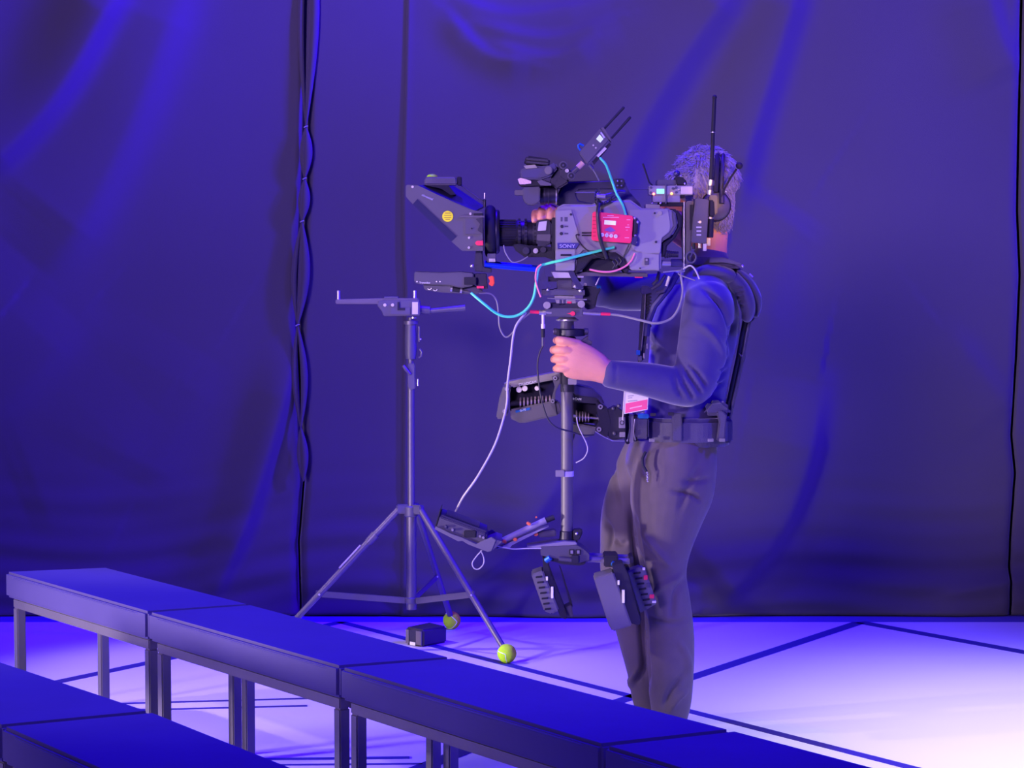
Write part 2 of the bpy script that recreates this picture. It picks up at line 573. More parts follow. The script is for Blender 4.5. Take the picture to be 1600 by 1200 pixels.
# leg collar
col = MB().lathe(ax(zt(807)), (0, 0, 1), [(0, 0.022), (0.004, 0.026), (0.036, 0.026), (0.040, 0.021)], 20).build('leg_collar', darkgrey, root)
feet = [Vector((G(792, 1036).x, G(792, 1036).y, 0)), Vector((G(706, 983).x, G(706, 983).y, 0)), Vector((-0.875, 8.30, 0))]
zc = zt(795)
zb = zt(938)
MB().lathe(ax(zb - 0.012), (0, 0, 1), [(0, 0.02), (0.003, 0.023), (0.022, 0.023), (0.025, 0.02)], 20).build('brace_collar', darkgrey, root)
ballm = M('tennis_ball_felt', (0.50, 1.0, 0.03), 0.9, 0, 0.05, 0.5, 500, 0.08, 60)
seamm = M('tennis_ball_seam', (0.75, 0.85, 0.6), 0.8, 0, 0.2)
for i, f in enumerate(feet):
    d = Vector((f.x - PX, f.y - YD, 0)); d.normalize()
    top = ax(zc) + d * 0.045
    rb = 0.0345
    cen = Vector((f.x, f.y, rb))
    dirn = (cen - top).normalized()
    end = cen - dirn * 0.004
    MB().box(ax(zc) + d * 0.030, (0.05, 0.026, 0.034), Matrix.Rotation(math.atan2(d.y, d.x), 3, 'Z')).build('hinge_block', darkgrey, col, bevel=0.004)
    side = Vector((-d.y, d.x, 0)) * 0.004
    lg = MB().tube([top, top.lerp(end, 0.5), end], [0.0125, 0.012, 0.0115], 12).build('leg', alu, root)
    t = 0.62 if i != 1 else 0.58
    at_leg = top.lerp(end, 0.64 if i == 2 else 0.60)
    # flat cross brace
    a = ax(zb) + d * 0.022
    dv = (at_leg - a)
    n = Vector((-d.y, d.x, 0)) * 0.004
    upv = dv.cross(n).normalized() * 0.0115
    b1 = at_leg + dv.normalized() * 0.015
    MB().hexa([a - n - upv, b1 - n - upv, b1 + n - upv, a + n - upv], [a - n + upv, b1 - n + upv, b1 + n + upv, a + n + upv]).build('brace', alu, root, bevel=0.0015)
    MB().cyl(at_leg + Vector((0, -0.016, 0)), at_leg + Vector((0, -0.020, 0)), 0.004, n=12).build('rivet', silver, root)
    # tennis ball with a slit and a seam
    tb = MB().ball(cen, rb, 28, 18).build('tennis_ball', ballm, root, label='bright green tennis ball')
    pts = []
    for j in range(64):
        a_ = 2 * PI * j / 64
        al = 0.44
        v_ = Vector((math.cos(a_) - al * math.cos(3 * a_) * 0.6, math.sin(a_) + al * math.sin(3 * a_) * 0.6, 1.05 * math.sin(2 * a_)))
        v_ = Matrix.Rotation(0.9, 3, 'X') @ (Matrix.Rotation(0.5 + i, 3, 'Y') @ v_)
        v_.normalize()
        pts.append(cen + v_ * (rb + 0.0002))
    MB().tube(pts, 0.0011, 6, closed=True).build('seam', seamm, tb)
# clips on the left leg
d = (feet[2] - ax(0)).normalized()
top = ax(zc) + d * 0.045
end = feet[2] + Vector((0, 0, 0.03))
q = top.lerp(end, 0.22)
MB().tube([q - (end - top) * 0.03, q + (end - top) * 0.03], [0.017, 0.015], 12).build('leg_clamp', alu, root)
q0, q1 = top.lerp(end, 0.30), top.lerp(end, 0.47)
MB().tube([q0 + Vector((-0.004, -0.005, 0.016)), q1 + Vector((-0.004, -0.005, 0.016))], 0.0035, 8).build('lever', silver, root)
# upper clamp hardware
MB().lathe(ax(zt(561)), (0, 0, 1), [(0, 8 * px), (0.02, 9 * px), (0.075, 9.2 * px), (0.13, 8.2 * px), (0.142, 8 * px)], 20).build('riser_grip', darkgrey, root)
MB().lathe(ax(zt(507)), (0, 0, 1), [(0, 9 * px), (0.001, 11 * px), (0.013, 11 * px), (0.014, 9 * px)], 20).build('riser_collar', alu, root)
MB().prism([(637, 568), (648, 568), (649, 607), (642, 610), (637, 605)], YD - 0.02, YD + 0.015).build('clamp_block', darkgrey, root, bevel=0.003)
MB().tube([P(630, 571, YD - 0.03), P(634, 577, YD - 0.03), P(641, 585, YD - 0.025)], [0.006, 0.007, 0.005], 10).build('clamp_lever', alu, root)
MB().tube([P(656, 545, YD - 0.01), P(659, 550, YD - 0.01), P(658, 557, YD - 0.01), P(654, 559, YD - 0.01)], 0.004, 8).build('clamp_loop', alu, root)
MB().tube([P(655, 510, YD - 0.01), P(655, 534, YD - 0.01)], 0.003, 8).build('pin_rod', alu, root)
MB().ball(P(657, 530, YD - 0.015), 0.004, 10, 8).build('pin_tip', silver, root)
MB().cyl(P(653, 592, YD - 0.015), P(653, 603, YD - 0.015), 0.003, n=10).build('pin_tip', silver, root)
# docking bracket
bk = MB().prism([(599, 470), (653, 468), (656, 471), (656, 493), (599, 494), (597, 487), (589, 477), (592, 470)], YD - 0.035, YD + 0.03).build('docking_bracket', darkgrey, root, bevel=0.003)
MB().rect(610, 481, 641, 491.5, YD - 0.040, YD - 0.03).build('catch_plate', darkgrey, bk, bevel=0.001)
MB().prism([(621, 472), (624, 472), (624, 481), (633, 481), (633, 485), (621, 485)], YD - 0.042, YD - 0.039).build('catch_slot', rubber, bk)
for u in (601.5, 613.5):
    c_ = P(u, 476.5, YD - 0.036)
    MB().cyl(c_, c_ + Vector((0, -0.004, 0)), 0.006, n=14).build('screw', silver, bk)
tp = M('pale_marker_tape', (0.62, 0.6, 0.66), 0.7)
MB().rect(644, 472, 653, 491, YD - 0.0375, YD - 0.034).build('tape_label', tp, bk)
MB().prism([(524, 468), (600, 466), (654, 466), (654, 470), (592, 472), (592, 475), (524, 475)], YD - 0.02, YD + 0.03).build('docking_fork', alu, root, bevel=0.003)
MB().prism([(600, 463.5), (622, 463.5), (622, 467), (600, 467)], YD - 0.02, YD + 0.02).build('fork_pad', darkgrey, root, bevel=0.001)
for u in (528.8, 648):
    MB().cyl(P(u, 468, YD), P(u, 454, YD), 2.8 * px, n=14).build('guide_pin', silver, root, bevel=0.001)
MB().tube([P(656, 484, YD), P(672, 485, YD)], [0.017, 0.015], 12).build('arm_socket', alu, root)
MB().tube([P(670, 486, YD), P(727, 481, YD)], [0.0095, 0.013], 12).build('handle_arm', alu, root)
MB().cyl(P(646, 497.5, YD), P(646, 495, YD), 0.011, n=16).build('spigot', silver, root)

# ------------------------------------------------------------------ small black box on the floor
N, L, R_ = G(661, 1011.5), G(633, 1007), G(699, 1004)
Bk = L + R_ - N
up = Vector((0, 0, 0.066))
root = thing('battery_case', ((N + Bk) / 2), 'small black case on the floor beside the tripod stand', 'case')
MB().hexa([N, R_, Bk, L], [N + up, R_ + up * 0.94, Bk + up * 1.03, L + up]).build('shell', blackp, root, bevel=0.007, seg=3)
fl = M('grey_fabric_panel', (0.16, 0.14, 0.15), 0.7, 0, 0.3)
nf = (L - N).cross(Vector((0, 0, 1))).normalized()
if nf.y > 0: nf = -nf
def face(a, b, z0, z1, m, nm):
    p, q = N.lerp(L, a), N.lerp(L, b)
    e = nf * 0.002
    MB().hexa([p - e * .4 + Vector((0, 0, z0)), q - e * .4 + Vector((0, 0, z0)), q + e + Vector((0, 0, z0)), p + e + Vector((0, 0, z0))],
              [p - e * .4 + Vector((0, 0, z1)), q - e * .4 + Vector((0, 0, z1)), q + e + Vector((0, 0, z1)), p + e + Vector((0, 0, z1))]).build(nm, m, root)
face(0.08, 0.38, 0.006, 0.058, fl, 'side_strap')
face(0.78, 0.95, 0.006, 0.058, fl, 'side_strap')
face(0.42, 0.72, 0.002, 0.014, white, 'paper_label')
# ================================================================== CAMERA RIG
YS = 6.72                     # depth of the sled's post
Y0, Y1 = YS - 0.085, YS + 0.085   # camera body sides
k = YS / F                    # metres per pixel at the rig

def disc(u, v, Ya, Yb, r, mat, name, parent, n=20, bevel=0.0):
    a, b = P(u, v, Ya), P(u, v, Ya)
    b = Vector((a.x, Yb, a.z))
    return MB().cyl(b, a, r * k, n=n).build(name, mat, parent, bevel=bevel)

# ------------------------------------------------------------------ sled: post, stage, base
sled = thing('stabiliser_sled', (P(886, 830, YS).x, YS, P(886, 990, YS).z), 'black camera stabiliser sled with a long centre post held by the operator', 'stabiliser')
zz = lambda v: P(886, v, YS).z
axp = lambda v: Vector((P(886, 700, YS).x, YS, zz(v)))
M('bracket_grey_blue', (0.22, 0.20, 0.30), 0.45, 0)
postm = M('carbon_post', (0.12, 0.11, 0.135), 0.45, 0.1, 0.5, 0.02, 200)
MB().cyl(axp(846), axp(520), 9.3 * k, n=28).build('centre_post', postm, sled)
MB().cyl(axp(612), axp(590), 10.6 * k, n=28).build('post_sleeve', black, sled)
def strap(v, du, name='post_clip'):
    MB().cyl(axp(v + 4), axp(v - 4), 10.6 * k, n=28).build(name, tp, sled, label='pale strap clip')
    MB().rect(886 + du - 7, v - 5, 886 + du + 7, v + 5, YS - 0.026, YS - 0.018).build('clip_buckle', silver, sled, bevel=0.001)
strap(740, -11); strap(596, 8)
# gimbal
gm = MB().lathe(axp(525) + Vector((5 * k, 0, 0)), (0, 0, 1), [(0, 20 * k), (0.001, 22.5 * k), (0.019, 22.5 * k), (0.021, 20 * k)], 36).build('gimbal_ring', black, sled)
for u in (868, 915):
    MB().cyl(P(u - 3, 518, YS), P(u + 4, 518, YS), 5.4 * k, n=18).build('gimbal_bearing', darkgrey, gm, bevel=0.001)
    MB().cyl(P(u - 3.6 if u < 886 else u + 4.6, 518, YS), P(u, 518, YS), 2.4 * k, n=12).build('bearing_screw', silver, gm)
MB().lathe(axp(513.5), (0, 0, 1), [(0, 11 * k), (0.022, 10 * k)], 28).build('stage_neck', darkgrey, sled)
MB().lathe(axp(502), (0, 0, 1), [(0, 13 * k), (0.002, 18 * k), (0.006, 18 * k), (0.009, 14 * k), (0.012, 13 * k)], 30).build('stage_flange', silver, sled)
MB().lathe(axp(540), (0, 0, 1), [(0, 9 * k), (0.002, 13 * k), (0.022, 14 * k), (0.026, 12 * k)], 28).build('gimbal_grip', rubber, sled)
MB().prism([(906, 534), (920, 524), (918, 531), (926, 534), (922, 544), (912, 541)], YS - 0.012, YS + 0.02).build('gimbal_yoke', alu, sled, bevel=0.002)
MB().cyl(P(886, 600, YS - 0.004), P(886, 545, YS - 0.004), 11.5 * k, n=24).build('grip_sleeve', rubber, sled)
# top stage
st = MB().rect(852, 481.5, 911, 494.5, YS - 0.055, YS + 0.06).build('junction_box', darkgrey, sled, bevel=0.002)
disc(895, 490, YS - 0.061, YS - 0.054, 3.6, redp, 'red_knob', st)
MB().prism([(885.5, 489.6), (893, 488.5), (893, 491.5)], YS - 0.057, YS - 0.054).build('red_pointer', redp, st)
MB().rect(861, 474, 905, 482, YS - 0.05, YS + 0.05).build('stage_plate', black, sled, bevel=0.001)
MB().tube([P(855, 466, YS - 0.05), P(917, 468, YS - 0.05)], 1.2 * k, 10).build('guide_rod', silver, sled)
MB().tube([P(855, 466, YS + 0.03), P(917, 468, YS + 0.03)], 1.2 * k, 10).build('guide_rod', silver, sled)
fn = MB().prism([(866, 462), (873, 460), (899, 463), (900, 476), (870, 476)], YS - 0.045, YS + 0.02).build('fine_adjust_block', silver, sled, bevel=0.002)
MB().rect(886, 471, 893, 476, YS - 0.049, YS - 0.044).build('red_tab', redp, fn)
for i, u in enumerate((874, 880)):
    MB().rect(u, 468, u + 3, 476, YS - 0.05, YS - 0.044).build('adjust_screw', darkgrey, fn)
for u, v in ((854.5, 477), (908.3, 475.3)):
    MB().cyl(P(u, v, YS + 0.0), P(u, v, YS - 0.058), 2 * k, n=12).build('knob_shaft', black, sled)
    disc(u, v, YS - 0.068, YS - 0.056, 5.6, silver, 'adjust_knob', sled, 24, 0.001)
MB().rect(847, 453, 914, 461.5, YS - 0.06, YS + 0.06).build('dovetail_plate', darkgrey, sled, bevel=0.001)
MB().prism([(863, 454), (868, 451), (898, 451), (903, 454)], YS - 0.055, YS + 0.055).build('dovetail_rise', darkgrey, sled)
for u, v in ((856, 452.5), (907, 454.2), (898.5, 447.5)):
    MB().ball(P(u, v, YS - 0.062), 3.0 * k, 12, 8).build('cap_screw', silver, sled)
MB().rect(871, 438, 894, 452, YS - 0.05, YS + 0.05).build('mount_block', darkgrey, sled, bevel=0.002)
MB().rect(857, 433, 908, 440, YS - 0.045, YS + 0.05).build('wedge_base', black, sled)
MB().prism([(862, 425), (912, 426), (912, 434), (866, 434.5)], YS - 0.058, YS + 0.058).build('wedge_plate', M('pale_aluminium', (0.55, 0.52, 0.6), 0.4, 0.5, 0.5), sled, bevel=0.001)
for pts in ([(846, 416), (846.5, 428), (851, 440), (857, 449)], [(889, 411), (892, 424), (899, 438), (908, 451)]):
    q = [P(u, v, YS - 0.072) for u, v in spline(pts, 4)]
    mb = MB()
    n = len(q)
    off = Vector((4.2 * k, 0, 0.8 * k))
    a = [p - off for p in q]; b = [p + off for p in q]
    dy = Vector((0, 0.02, 0))
    for i in range(n - 1):
        mb.hexa([a[i], a[i] + dy, b[i] + dy, b[i]], [a[i + 1], a[i + 1] + dy, b[i + 1] + dy, b[i + 1]])
    mb.build('cam_lever', M('blue_black_lever', (0.06, 0.05, 0.16), 0.3, 0.4, 0.6), sled, smooth=True)
sc_ = MB().prism([(912, 446), (940, 450), (934, 462), (930, 482), (916, 484), (912, 470)], YS - 0.02, YS + 0.06).build('side_clamp', black, sled, bevel=0.003)
disc(914.5, 444.5, YS - 0.03, YS - 0.015, 2.5, silver, 'cap_screw', sc_)
MB().cyl(P(925, 449, YS - 0.01), P(932, 449.5, YS - 0.01), 0.004, n=12).build('lock_pin', silver, sc_)
MB().cyl(P(932, 449.5, YS - 0.01), P(939, 449.5, YS - 0.01), 0.009, 0.006, n=14).build('blue_lock_knob', bluep, sc_)
MB().tube([P(931, 446, YS - 0.01), P(937, 432, YS - 0.01)], 0.0025, 8).build('lock_lever', silver, sc_)
# plugs on the stage
def plug(pts, segs, name='connector_plug'):
    """pts: end points in px; segs: (t0, t1, radius px, material)"""
    (ua, va), (ub, vb) = pts
    for t0, t1, r, m in segs:
        a = P(ua + (ub - ua) * t0, va + (vb - va) * t0, YS - 0.05)
        b = P(ua + (ub - ua) * t1, va + (vb - va) * t1, YS - 0.05)
        MB().cyl(a, b, r * k, n=14).build(name, m, sled, bevel=0.0008)
plug([(828, 487), (862, 489)], [(0, 0.42, 2.7, redp), (0.42, 0.75, 4.0, silver), (0.75, 1, 3.2, silver)])
plug([(954, 491), (911, 489)], [(0, 0.36, 2.6, redp), (0.36, 1, 2.8, silver)])
plug([(848.5, 491), (848.5, 541)], [(0, 0.3, 2.2, M('cream_plastic', (0.75, 0.7, 0.6), 0.5)), (0.3, 0.45, 3.2, M('cream_plastic', (0, 0, 0))), (0.45, 0.72, 3.0, rubber), (0.72, 1, 2.4, darkgrey)])
# base
bs = MB().prism([(845, 854), (902, 852), (912, 858), (921, 866), (921, 876), (905, 880), (845, 868)], YS - 0.055, YS + 0.055).build('base_electronics_box', darkgrey, sled, bevel=0.0012)
MB().prism([(852, 866), (918, 871), (914, 882), (905, 884), (880, 882), (852, 874)], YS - 0.045, YS + 0.045).build('base_lower_plate', black, sled, bevel=0.002)
for u in (893.5, 903.5):
    MB().rect(u - 4, 858.5, u + 4, 867, YS - 0.0575, YS - 0.05).build('switch_surround', rubber, bs)
    MB().rect(u - 2, 860, u + 2, 865, YS - 0.06, YS - 0.055).build('switch', silver, bs)
MB().cyl(P(873, 873, YS - 0.06), P(893, 875, YS - 0.06), 3.6 * k, n=16).build('base_rod', alu, sled)
MB().rect(893, 868, 904, 880, YS - 0.066, YS - 0.04).build('rod_clamp', black, sled, bevel=0.001)
MB().prism([(823, 855), (850, 851), (882, 846), (900, 847), (902, 851), (850, 858)], YS - 0.05, YS + 0.04).build('base_top_plate', M('bracket_grey_blue', (0, 0, 0)), sled, bevel=0.001)
MB().lathe(axp(848), (0, 0, 1), [(0, 15 * k), (0.004, 17 * k), (0.012, 12 * k), (0.034, 11 * k), (0.036, 10 * k)], 26).build('base_clamp', black, sled)
MB().prism([(895, 828), (909, 827), (911, 832), (905, 845), (896, 845)], YS - 0.02, YS + 0.02).build('base_clamp_ear', black, sled, bevel=0.003)
MB().ball(P(901, 834, YS - 0.022), 2.6 * k, 10, 8).build('clamp_screw', silver, sled)
MB().prism([(840, 832), (868, 828), (870, 838), (842, 840)], YS - 0.02, YS + 0.02).build('monitor_knuckle', alu, sled, bevel=0.003)
disc(837.5, 834.5, YS - 0.024, YS + 0.01, 3.4, orangep, 'orange_knuckle_knob', sled)
# base rods to the rear battery
for dy, v in ((-0.03, 874), (0.03, 868)):
    MB().tube([P(918, v, YS + dy), P(984, v + 3, YS + dy)], 4.5 * k, 16).build('battery_rod', M('bracket_grey_blue', (0, 0, 0)), sled)
MB().rect(944, 868, 966, 886, YS - 0.05, YS + 0.05).build('rod_clamp', black, sled, bevel=0.003)
MB().cyl(P(956, 880, YS - 0.052), P(966, 884, YS - 0.058), 4.0 * k, n=16).build('blue_clamp_knob', bluep, sled)
MB().cyl(P(853, 876, YS - 0.05), P(860, 871, YS - 0.056), 4.5 * k, n=16).build('blue_clamp_knob', bluep, sled)
MB().rect(984, 870, 990, 880, YS - 0.045, YS + 0.045).build('rod_end_cap', black, sled, bevel=0.002)
# monitor arm
MB().tube([P(786, 845, YS - 0.02), P(853, 813, YS - 0.02)], 5.4 * k, 16).build('monitor_arm', M('bracket_grey_blue', (0.22, 0.20, 0.30), 0.45, 0), sled)
MB().tube([P(852, 813.5, YS - 0.02), P(866, 808, YS - 0.02)], 4.4 * k, 16).build('arm_end_cap', rubber, sled)
MB().prism([(775, 858), (800, 846), (846, 826), (858, 823), (800, 852), (797, 856)], YS - 0.035, YS + 0.02).build('arm_rail', M('bracket_grey_blue', (0, 0, 0)), sled, bevel=0.001)
for u, v in ((826, 818), (788, 846), (838, 808)):
    a = P(u, v, YS - 0.035)
    MB().box(a, (0.013 if u != 838 else 0.006, 0.012, 0.009 if u != 838 else 0.006), Matrix.Rotation(0.5, 3, 'Y')).build('orange_lever', orangep, sled, bevel=0.002)
MB().box(P(805, 843, YS - 0.035), (0.012, 0.008, 0.009)).build('orange_lever', orangep, sled, bevel=0.002)

# ------------------------------------------------------------------ sled monitor
mon = thing('field_monitor', P(722, 862, YS), 'tilted field monitor on the arm left of the sled base', 'monitor')
ym0, ym1 = YS - 0.085, YS + 0.085
MB().prism([(680, 824), (685.5, 806), (760, 834), (762, 847), (753, 851)], ym0, ym1).build('housing', darkgrey, mon, bevel=0.004)
MB().prism([(689, 803.5), (686, 806.5), (757, 833), (761, 830)], ym0 + 0.012, ym1 - 0.012).build('hood_frame', M('violet_black_frame', (0.06, 0.055, 0.11), 0.5), mon, bevel=0.001)
MB().prism([(697, 805.2), (696.5, 807.2), (748, 826.4), (749, 824.4)], ym0 + 0.02, ym1 - 0.02, Yref=ym0).build('screen', M('dark_glass_screen', (0.03, 0.03, 0.06), 0.08, 0, 0.8), mon)
brk = MB().prism([(679, 827), (681, 822), (705, 834), (722, 840), (744, 850), (768, 839), (775, 844), (768, 861), (761, 862), (732, 851), (722, 845), (716, 846)], ym0 - 0.010, ym0 - 0.004).build('side_bracket', M('bracket_grey', (0.17, 0.16, 0.21), 0.4, 0.3), mon, bevel=0.001)
MB().prism([(679, 827), (681, 822), (705, 834), (722, 840), (744, 850), (768, 839), (775, 844), (768, 861), (761, 862), (732, 851), (722, 845), (716, 846)], ym1 + 0.004, ym1 + 0.010, Yref=ym0).build('side_bracket', M('bracket_grey', (0.17, 0.16, 0.21), 0.4, 0.3), mon, bevel=0.001)
MB().prism([(757, 850), (775, 843), (785, 846), (768, 861), (761, 862)], ym0 - 0.004, ym1 + 0.004, Yref=ym0).build('rear_plate', M('bracket_grey', (0, 0, 0)), mon, bevel=0.001)
MB().rect(725, 829, 744, 840, ym0 - 0.006, ym0 + 0.01).build('side_panel', rubber, mon, bevel=0.002)
for u, v in ((696, 823), (707, 828), (750, 838), (755, 840)):
    disc(u, v, ym0 - 0.012, ym0, 2.0, silver if u > 700 else darkgrey, 'button', mon, 12)
MB().prism([(679, 825), (685, 805), (687, 799), (689, 798), (686, 808), (681.5, 826)], ym0, ym1, Yref=ym0).build('end_bumper', rubber, mon, bevel=0.001)

# ------------------------------------------------------------------ batteries under the base
def battery(name, outline, plate, label, ya, yb, ridges=None, marks=()):
    root = thing(name, P(sum(p[0] for p in outline) / len(outline), max(p[1] for p in outline), ya), label, 'battery', 'batteries hanging from the sled base')
    MB().prism(outline, ya, yb).build('battery_body', M('battery_plastic', (0.13, 0.12, 0.165), 0.45, 0, 0.5, 0.05, 200), root, bevel=0.004)
    if plate:
        MB().prism(plate, ya + 0.01, yb - 0.01, Yref=ya).build('battery_plate', black, root, bevel=0.002)
    if ridges:
        (ua, va), (ub, vb), w, n = ridges
        for i in range(n):
            t = i / (n - 1)
            u, v = ua + (ub - ua) * t, va + (vb - va) * t
            MB().prism([(u, v), (u + w, v - w * 0.12), (u + w, v + 2.6 - w * 0.12), (u, v + 2.6)], ya - 0.006, ya + 0.002).build('grip_ridge', rubber, root, bevel=0.0008)
    for (u, v, w, h, m) in marks:
        MB().rect(u, v, u + w, v + h, ya - 0.003, ya + 0.004).build('marking', m, root)
    return root
yA, yB = YS - 0.05, YS + 0.05
b1 = battery('camera_battery', [(830, 898), (848.5, 891), (874, 954), (862, 960), (850, 955)], [(848, 872), (856, 874), (859, 890), (887, 963), (885, 969), (876, 966), (849, 893)],
             'ridged battery on the left hanger of the sled base', yA, yB, ((837, 901), (851, 951), 10, 7), ((861, 917, 3.5, 18, white), (853, 901, 3, 6, white)))
MB().prism([(882, 950), (893, 945), (896, 963), (889, 965)], yA + 0.03, yB).build('release_catch', alu, b1, bevel=0.002)
MB().prism([(874, 885), (877, 890), (893, 940), (895, 948), (892, 949)], yA + 0.06, yB).build('hanger_cable_guard', black, b1)
b2 = battery('camera_battery', [(928, 905), (931, 902), (959, 894), (988, 978), (957, 987), (951, 977)], [(957, 884), (973, 880), (983, 900), (1002, 974), (999, 978), (985, 975), (960, 898)],
             'large smooth battery in front of the right knee of the operator', yA - 0.07, yA + 0.028, None, ((972, 922, 4, 20, white), (965, 907, 3, 7, white)))
b3 = battery('camera_battery', [(979, 893), (1001, 886), (1008, 890), (1027, 943), (1012, 952), (999, 959)], [(976, 884), (983, 886), (1003, 970), (999, 974), (992, 952)],
             'ridged battery with red marks on the far right hanger', yA + 0.032, yA + 0.095, ((990, 895), (1007, 945), 11, 7),
             ((1004, 887, 4, 4, white), (1006, 899, 6, 7, redp), (1010, 911, 5, 7, darkgrey), (1015, 929, 7, 6, redp), (1019, 939, 6, 3, white)))

# ------------------------------------------------------------------ sprung support arm
arm = thing('support_arm', P(880, 690, YS + 0.1), 'sprung stabiliser arm between the vest and the sled post', 'stabiliser arm')
armm = M('grey_arm_metal', (0.16, 0.155, 0.16), 0.38, 0.45, 0.5, 0.03, 150)
ya, yb = YS + 0.045, YS + 0.12
MB().prism([(786, 601), (797, 596), (873, 581), (876, 584), (872, 590), (868, 593), (800, 606), (797, 601)], ya, yb).build('upper_bar', M('olive_grey_metal', (0.30, 0.29, 0.24), 0.4, 0.4, 0.5), arm, bevel=0.004)
MB().prism([(797, 640), (866, 626), (874, 628), (878, 640), (872, 649), (820, 661), (812, 661), (797, 654)], ya, yb).build('lower_bar', armm, arm, bevel=0.004)
MB().prism([(787, 603), (795, 600), (799, 606), (794, 625), (793, 636), (795, 645), (791, 652), (780, 655), (775, 654), (780, 625)], ya - 0.012, yb + 0.01).build('elbow_block', armm, arm, bevel=0.004)
MB().prism([(862, 588), (876, 583), (876, 596), (868, 612), (867, 630), (870, 648), (860, 632), (862, 622), (867, 605)], ya - 0.010, ya + 0.002).build('end_plate', M('dark_violet_grey_metal', (0.12, 0.115, 0.13), 0.4, 0.4, 0.5), arm, bevel=0.001)
MB().prism([(797, 606), (866, 594), (866, 628), (797, 641)], ya + 0.05, yb).build('back_channel', rubber, arm)
for u, v in ((867.5, 591), (863.5, 627), (792, 608), (788.5, 643)):
    disc(u, v, ya - 0.020, ya - 0.008, 3.2, silver, 'pivot_bolt', arm, 16)
    disc(u, v, ya - 0.0206, ya - 0.0195, 1.3, rubber, 'pivot_socket', arm, 10)
for i in range(9):
    t = i / 8
    u, v = 813 + 46 * t, 629 - 5 * t
    c0, c1 = P(u - 1.2, v, ya + 0.02), P(u + 1.4, v + 0.0, ya + 0.02)
    MB().cyl(c0, c1, (8.5 - 1.5 * t) * k, n=20).build('spring_coil', M('pale_spring_steel', (0.62, 0.52, 0.5), 0.3, 0.7, 0.5), arm, bevel=0.001)
MB().tube([P(797, 631, ya + 0.02), P(866, 624, ya + 0.02)], 4.5 * k, 12).build('spring_core', rubber, arm)
for u, v, r in ((811, 609, 4.5), (820, 607, 4.5), (839, 607, 3.5)):
    disc(u, v, ya + 0.0, ya + 0.03, r, M('cream_plastic', (0, 0, 0)), 'adjuster', arm, 16, 0.001)
text('STEADICAM', 811, 603.5, ya - 0.0015, 4.4, white, arm, rot=-0.19, wide=0.86)
MB().prism([(805, 641.5), (828, 636.5), (828, 640.5), (806, 645)], ya - 0.0022, ya - 0.0006).build('blue_label', bluep, arm)
text('G-70', 812.5, 643.2, ya - 0.003, 3.4, white, arm, rot=-0.2)
# second section towards the vest
y2, y3 = YS + 0.05, YS + 0.13
MB().prism([(896, 600), (910, 603), (926, 607), (940, 620), (946, 632), (940, 630), (934, 622), (896, 617)], y2 - 0.005, y3).build('upper_bar', M('blue_black_lever', (0, 0, 0)), arm, bevel=0.004)
MB().prism([(880, 658), (934, 668), (930, 679), (915, 684), (898, 678), (880, 672)], y2, y3).build('lower_bar', armm, arm, bevel=0.004)
MB().prism([(896, 617), (934, 622), (940, 632), (898, 628)], y2, y3).build('name_rail', black, arm, bevel=0.001)
MB().prism([(932, 624), (938, 632), (950, 638), (955, 655), (954, 670), (950, 683), (942, 681), (930, 674), (931, 667), (936, 657), (933, 645), (932, 634)], y2 - 0.012, y3 + 0.01).build('end_plate', black, arm, bevel=0.003)
for u, v in ((938.3, 635.8), (936, 671)):
    disc(u, v, y2 - 0.022, y2 - 0.010, 3.8, silver, 'pivot_bolt', arm, 16)
    disc(u, v, y2 - 0.0226, y2 - 0.0215, 1.5, rubber, 'pivot_socket', arm, 10)
MB().prism([(896, 628), (932, 630), (933, 662), (896, 660)], y2 + 0.05, y3).build('back_channel', rubber, arm)
for i in range(5):
    u = 901 + i * 4.6
    MB().cyl(P(u - 1, 650 + i * 0.5, y2 + 0.02), P(u + 1, 650 + i * 0.5, y2 + 0.02), (9.5 - i * 0.5) * k, n=18).build('spring_coil', M('pale_spring_steel', (0, 0, 0)), arm, bevel=0.001)
MB().tube([P(896, 650, y2 + 0.02), P(936, 654, y2 + 0.02)], 2.2 * k, 10).build('spring_core', silver, arm)
text('STEADI-CAM', 880, 622.6, y2 - 0.007, 3.8, white, arm, rot=0.12, wide=0.95)
MB().prism([(876, 590), (900, 596), (904, 660), (896, 690), (878, 660)], YS + 0.13, YS + 0.16).build('middle_hinge', black, arm, bevel=0.004)
# socket block next to the vest
MB().prism([(950, 640), (962, 634), (969, 640), (978, 645), (978, 685), (958, 688), (950, 683)], y2 - 0.01, y2 + 0.05).build('socket_hinge', black, arm, bevel=0.003)
MB().prism([(967, 652), (977, 652), (977, 669), (967, 669)], y2 - 0.018, y2).build('socket_block', silver, arm, bevel=0.001)
disc(972, 660.5, y2 - 0.0196, y2 - 0.017, 3.6, black, 'socket_screw', arm)
disc(972, 660.5, y2 - 0.0206, y2 - 0.018, 2.4, silver, 'socket_screw', arm)
MB().rect(968, 675, 977, 683, y2 - 0.016, y2).build('socket_block', silver, arm, bevel=0.001)
for u, v in ((960, 677), (967, 634), (958, 638)):
    MB().ball(P(u, v, y2 - 0.015), 3.2 * k, 10, 8).build('socket_knob', alu, arm)
MB().tube([P(930, 674, y2 - 0.014), P(945, 683, y2 - 0.014), P(957, 688.5, y2 - 0.014), P(976, 689, y2 - 0.014)], 0.8 * k, 8).build('bottom_edge', silver, arm)
